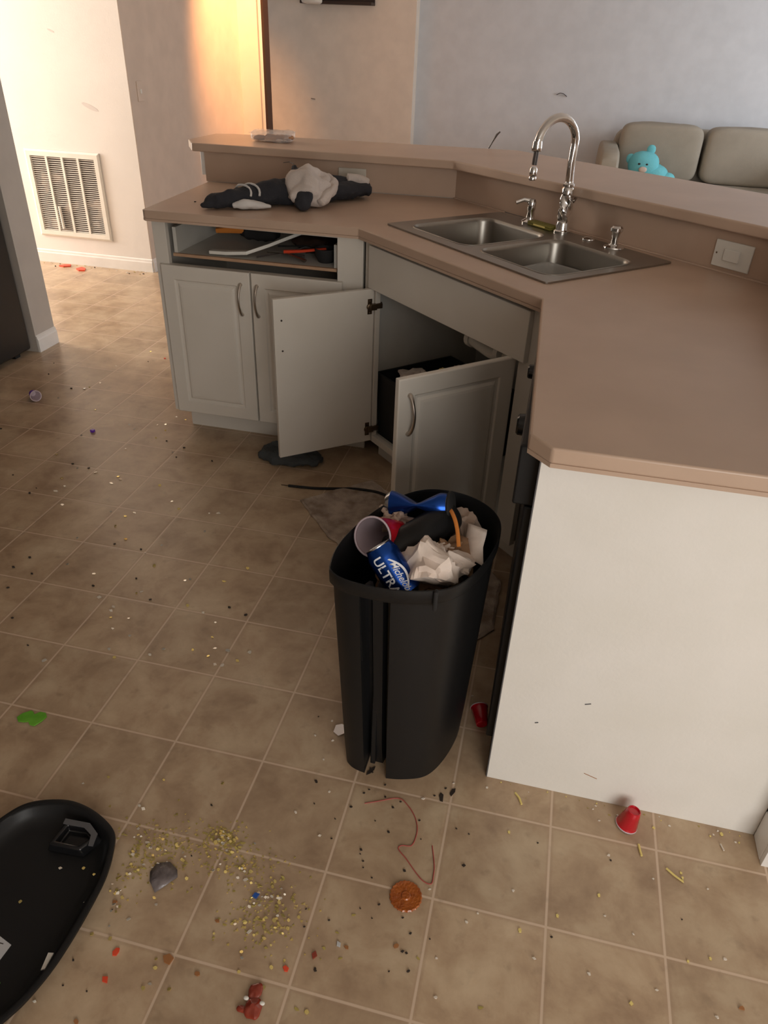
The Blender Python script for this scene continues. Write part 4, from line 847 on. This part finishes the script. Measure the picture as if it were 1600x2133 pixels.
# many small bits: one thing each, copies share a mesh
PROTO = {}
def proto(key, m, n, th, el):
    L = []
    for v_ in range(6):
        rnd = random.Random(key + str(v_)); b = MB(); P = []; k_ = rnd.choice((4, 5, 6))
        for k in range(k_): a = 2 * PI * k / k_; r = .5 * rnd.uniform(.6, 1.1); P.append((r * math.cos(a) * el, r * math.sin(a) / el))
        b.prism(P, 0, th); me = b.build('tmp', m, smooth=False); d_ = me.data; bpy.data.objects.remove(me); L.append(d_)
    PROTO[key] = L
proto('gold', 'gold', 6, .10, 1.15); proto('pale', 'pale', 6, .10, 1.2); proto('olive', 'olive', 6, .12, 1.3); proto('dark', 'crumb', 6, .35, 1.25)
proto('white', 'wcrumb', 6, .3, 1.2); proto('yellow', 'yellow', 6, .25, 1.0); proto('brown', 'brown', 6, .25, 1.2)
RN = random.Random(99)
def bit(name, key, x, y, s, label, cat, group, tilt=.25, z=0.0, ang=None, sxx=1):
    o = bpy.data.objects.new(name, RN.choice(PROTO[key])); COL.objects.link(o)
    tl = RN.uniform(-tilt, tilt); tl2 = RN.uniform(-tilt, tilt)
    if key in ('gold', 'pale') and RN.random() < .4: tl = RN.uniform(.25, .6)
    o.location = (x, y, z + s * .5 * (abs(tl) + abs(tl2)) * .8 + .0003); o.rotation_euler = (tl, tl2, RN.uniform(-.6, .6) if ang is None else ang); o.scale = (s * sxx, s, s)
    return tag(o, label, cat, group)
G_MID = 'foil flakes strewn over the middle floor'
for i, (x, y) in enumerate(G1):
    bit('foil_flake', 'pale' if i % 3 else 'gold', x, y, RN.uniform(.010, .015), *(('tiny pale gold foil flake on the floor beside the base cabinet and toward the hall', 'foil flake', 'foil flakes toward the hall') if y > 1.3 else ('tiny pale gold foil flake on the open floor level with the sink cabinet doors', 'foil flake', 'foil flakes on the middle floor') if y > .45 else ('tiny pale gold foil flake on the open tiles level with the trash can', 'foil flake', 'foil flakes left of the trash can')), .30)
GS = 'scattered flakes around the spill'; LS = 'single larger gold foil flake lying apart around the edges of the spill'
for i, (x, y) in enumerate(G3): bit('gold_flake', 'gold' if i % 3 else 'pale', x, y, RN.uniform(.007, .010), LS, 'foil flake', GS, .35)
def cluster(n, cx, cy, sx, sy, ang, where, smin=.005, smax=.010):
    for k in range(n):
        a, b_ = RN.gauss(0, sx), RN.gauss(0, sy); x = cx + a * math.cos(ang) - b_ * math.sin(ang); y = cy + a * math.sin(ang) + b_ * math.cos(ang)
        if x < -.415 and y > -.6 and y < -.27: continue
        bit('gold_flake', RN.choice(('gold', 'gold', 'pale', 'olive', 'olive')), x, y, RN.uniform(smin, smax), 'tiny gold foil flake ' + where, 'foil flake', 'gold flakes ' + where, .45)
cluster(56, -.236, -.214, .022, .014, .2, 'in the tight gold heap at the top of the spill'); cluster(52, -.385, -.29, .040, .028, -.4, 'between the grey film scrap and the upturned lid'); cluster(30, -.40, -.36, .012, .05, .1, 'in the strip along the right edge of the upturned lid')
cluster(36, -.32, -.235, .05, .03, 0, 'above the grey film scrap'); cluster(34, -.17, -.26, .035, .02, -.3, 'between the gold heap and the tiny blue chip'); cluster(72, -.085, -.345, .042, .030, -.9, 'in the lower right patch of the spill')
# the finest glitter, too fine to count
b = MB().mi('olive'); b.mi('gold')
for cx, cy, sx, sy, n in ((-.236, -.214, .03, .02, 130), (-.38, -.29, .045, .04, 170), (-.31, -.25, .06, .035, 120), (-.16, -.26, .045, .03, 110), (-.085, -.35, .045, .04, 170)):
    for k in range(n):
        x, y = RN.gauss(cx, sx), RN.gauss(cy, sy); s = RN.uniform(.0016, .0036); a = RN.random() * 6.28
        if x < -.415 and y > -.6 and y < -.27: continue
        b.mi('olive' if RN.random() < .65 else 'gold'); b.prism([(x + s * math.cos(a + q), y + s * math.sin(a + q)) for q in (0, 2.1, 4.2)], .0002, .0002 + s * .3)
tag(b.build('glitter_dust', smooth=False), 'finest gold and olive glitter dust of the spill beside the lid', 'glitter', kind='stuff')
for i, (x, y) in enumerate(LIDF): bit('lid_flake', 'pale' if i % 2 else 'gold', x, y, .008, 'tiny gold foil flake lying on the upturned black lid', 'foil flake', 'flakes on the lid', .2, z=.0055)
chip('green_chip', -.512, -.585, .010, 'green', 'tiny green chip lying on the upturned black lid', 'chip', 77, z=.006, el=1.3)
for i, (x, y) in enumerate(K1): bit('dark_speck', 'dark', x, y, RN.uniform(.006, .011), *(('dark speck of dirt on the floor toward the hall', 'speck', 'dark specks toward the hall') if y > 1.1 else ('dark speck of dirt on the middle floor left of the trash can', 'speck', 'dark specks on the middle floor')), .1)
for i, (x, y) in enumerate(K2): bit('dark_crumb', 'dark', x, y, RN.uniform(.0035, .0075), *((('small dark crumb on the tiles right around the trash can foot', 'crumb', 'dark crumbs at the trash can foot') if y > -.10 else ('small dark crumb on the tiles around the orange disc and red thread', 'crumb', 'dark crumbs around the orange disc')) if -.1 < x < .3 and y > -.42 else ('small dark crumb on the outer tiles near the photo edges', 'crumb', 'dark crumbs on the outer tiles')), .1)
for i, (x, y) in enumerate(((.205, .012), (.230, .032), (.030, .040))): chip('black_splinter', x, y, .012, 'crumb', ('longest black splinter on the tiles right of the trash can foot', 'black splinter by the tile corner left of the end panel', 'black splinter in front of the trash can groove')[i], 'splinter', 60 + i, el=2.6, th=.12)
for i, (x, y) in enumerate(W2): bit('white_crumb', 'white', x, y, RN.uniform(.005, .008), 'small pale crumb on the tiles in the foreground', 'crumb', 'pale crumbs on the near tiles', .1)
for i, (x, y) in enumerate(O2): bit('olive_chip', 'olive', x, y, RN.uniform(.007, .010), 'small olive chip on the tiles around the orange disc', 'chip', 'olive chips around the orange disc', .1)
for i, (x, y) in enumerate(BR): bit('brown_crumb', 'brown', x, y, .010, 'small orange-brown crumb on the near tiles', 'crumb', 'orange-brown crumbs on the near tiles', .1)
for i, (x, y) in enumerate(Y2):
    if i in (1, 2, 7): continue
    bit('yellow_crumb', 'yellow', x, y, RN.uniform(.007, .010), 'small yellow crumb on the tiles by the end panel', 'crumb', 'yellow crumbs by the end panel', .1)
def shred(pts, label): tag(MB().tube([(x, y, .003) for x, y in pts], .0026, 6, flat=.7).build('cheese_shred', 'yellow'), label, 'shred')
shred([(.648, .003), (.650, -.010), (.653, -.024)], 'short straight yellow shred below the upside-down red cup')
shred([(.703, -.040), (.718, -.052), (.736, -.063), (.735, -.052)], 'bent yellow shred lying right of the upside-down red cup')
shred([(.372, .066), (.382, .055), (.389, .038)], 'tan shred on the tiles under the left end of the end panel')
tag(MB().tube([(.826, .05, .003), (.831, .035, .003)], .0018, 6).build('white_stick', 'wcrumb'), 'short white stick on the tiles near the baseboard corner', 'stick')
# crumb line along the end panel and the hall baseboard
for i in range(30):
    x = .32 + .58 * RN.random(); bit('panel_crumb', RN.choice(('white', 'yellow', 'olive')), x, .088 - RN.random() ** 2 * .03, RN.uniform(.003, .006), 'fine crumb in the dirt line along the foot of the end panel', 'crumb', 'crumbs along the end panel foot', .1)
for i in range(26):
    x = -3.42 + .88 * RN.random(); bit('hall_crumb', RN.choice(('white', 'olive', 'dark')), x, 3.755 - RN.random() ** 2 * .09, RN.uniform(.008, .016), 'crumb swept along the foot of the hall baseboard', 'crumb', 'crumbs along the hall baseboard', .1)
scuff('counter_speck', [(-1.125, 1.72, .916), (-1.118, 1.722, .916)], .004, 'dark speck on the counter just left of the jacket sleeve', 'speck')
# scuff marks on the end panel
for i, (x0, z0_, x1, z1_, r) in enumerate(((.515, .085, .545, .075, .0008), (.478, .30, .490, .305, .0012), (.385, .215, .392, .218, .0014))):
    o = MB().tube([(x0, .0945, z0_), (x1, .0945, z1_)], r, 6, flat=1).build('scuff_mark', 'brown' if i == 0 else 'greyp', ep)
# window frames of the openings that light the room
wf = MB().box(.90, .96, -3.27, -3.2, 0, 2.25).box(2.84, 2.90, -3.27, -3.2, 0, 2.25).box(1.87, 1.93, -3.27, -3.2, 0, 2.25).box(.90, 2.90, -3.27, -3.2, 2.19, 2.25)
struct(wf.build('door_1', 'trim', smooth=False))
struct(MB().box(4.0, 4.06, 3.5, 3.56, .75, 2.25).box(4.0, 4.06, 5.64, 5.7, .75, 2.25).box(4.0, 4.06, 4.57, 4.63, .75, 2.25).box(4.0, 4.06, 3.5, 5.7, .75, .81).box(4.0, 4.06, 3.5, 5.7, 2.19, 2.25).build('window_1', 'trim', smooth=False))
# smudges on the hall wall
for i, (x, z, r) in enumerate(((-2.83, 1.03, .035), (-3.02, 1.44, .014), (-2.93, 1.62, .013))):
    tag(MB().loops([[(x + (1.6 * math.cos(2 * PI * k / 14) - .3 * math.sin(2 * PI * k / 14)) * r, Y3 + y_, z - .5 * r * (math.cos(2 * PI * k / 14)) + .5 * r * math.sin(2 * PI * k / 14)) for k in range(14)] for y_ in (-.0003, -.0012)]).build('grey_smudge', 'smudge'), ('largest grey smudge on the hall wall above the grille', 'small smudge on the hall wall, lower of the two above the grille', 'small smudge highest on the hall wall')[i], 'smudge')
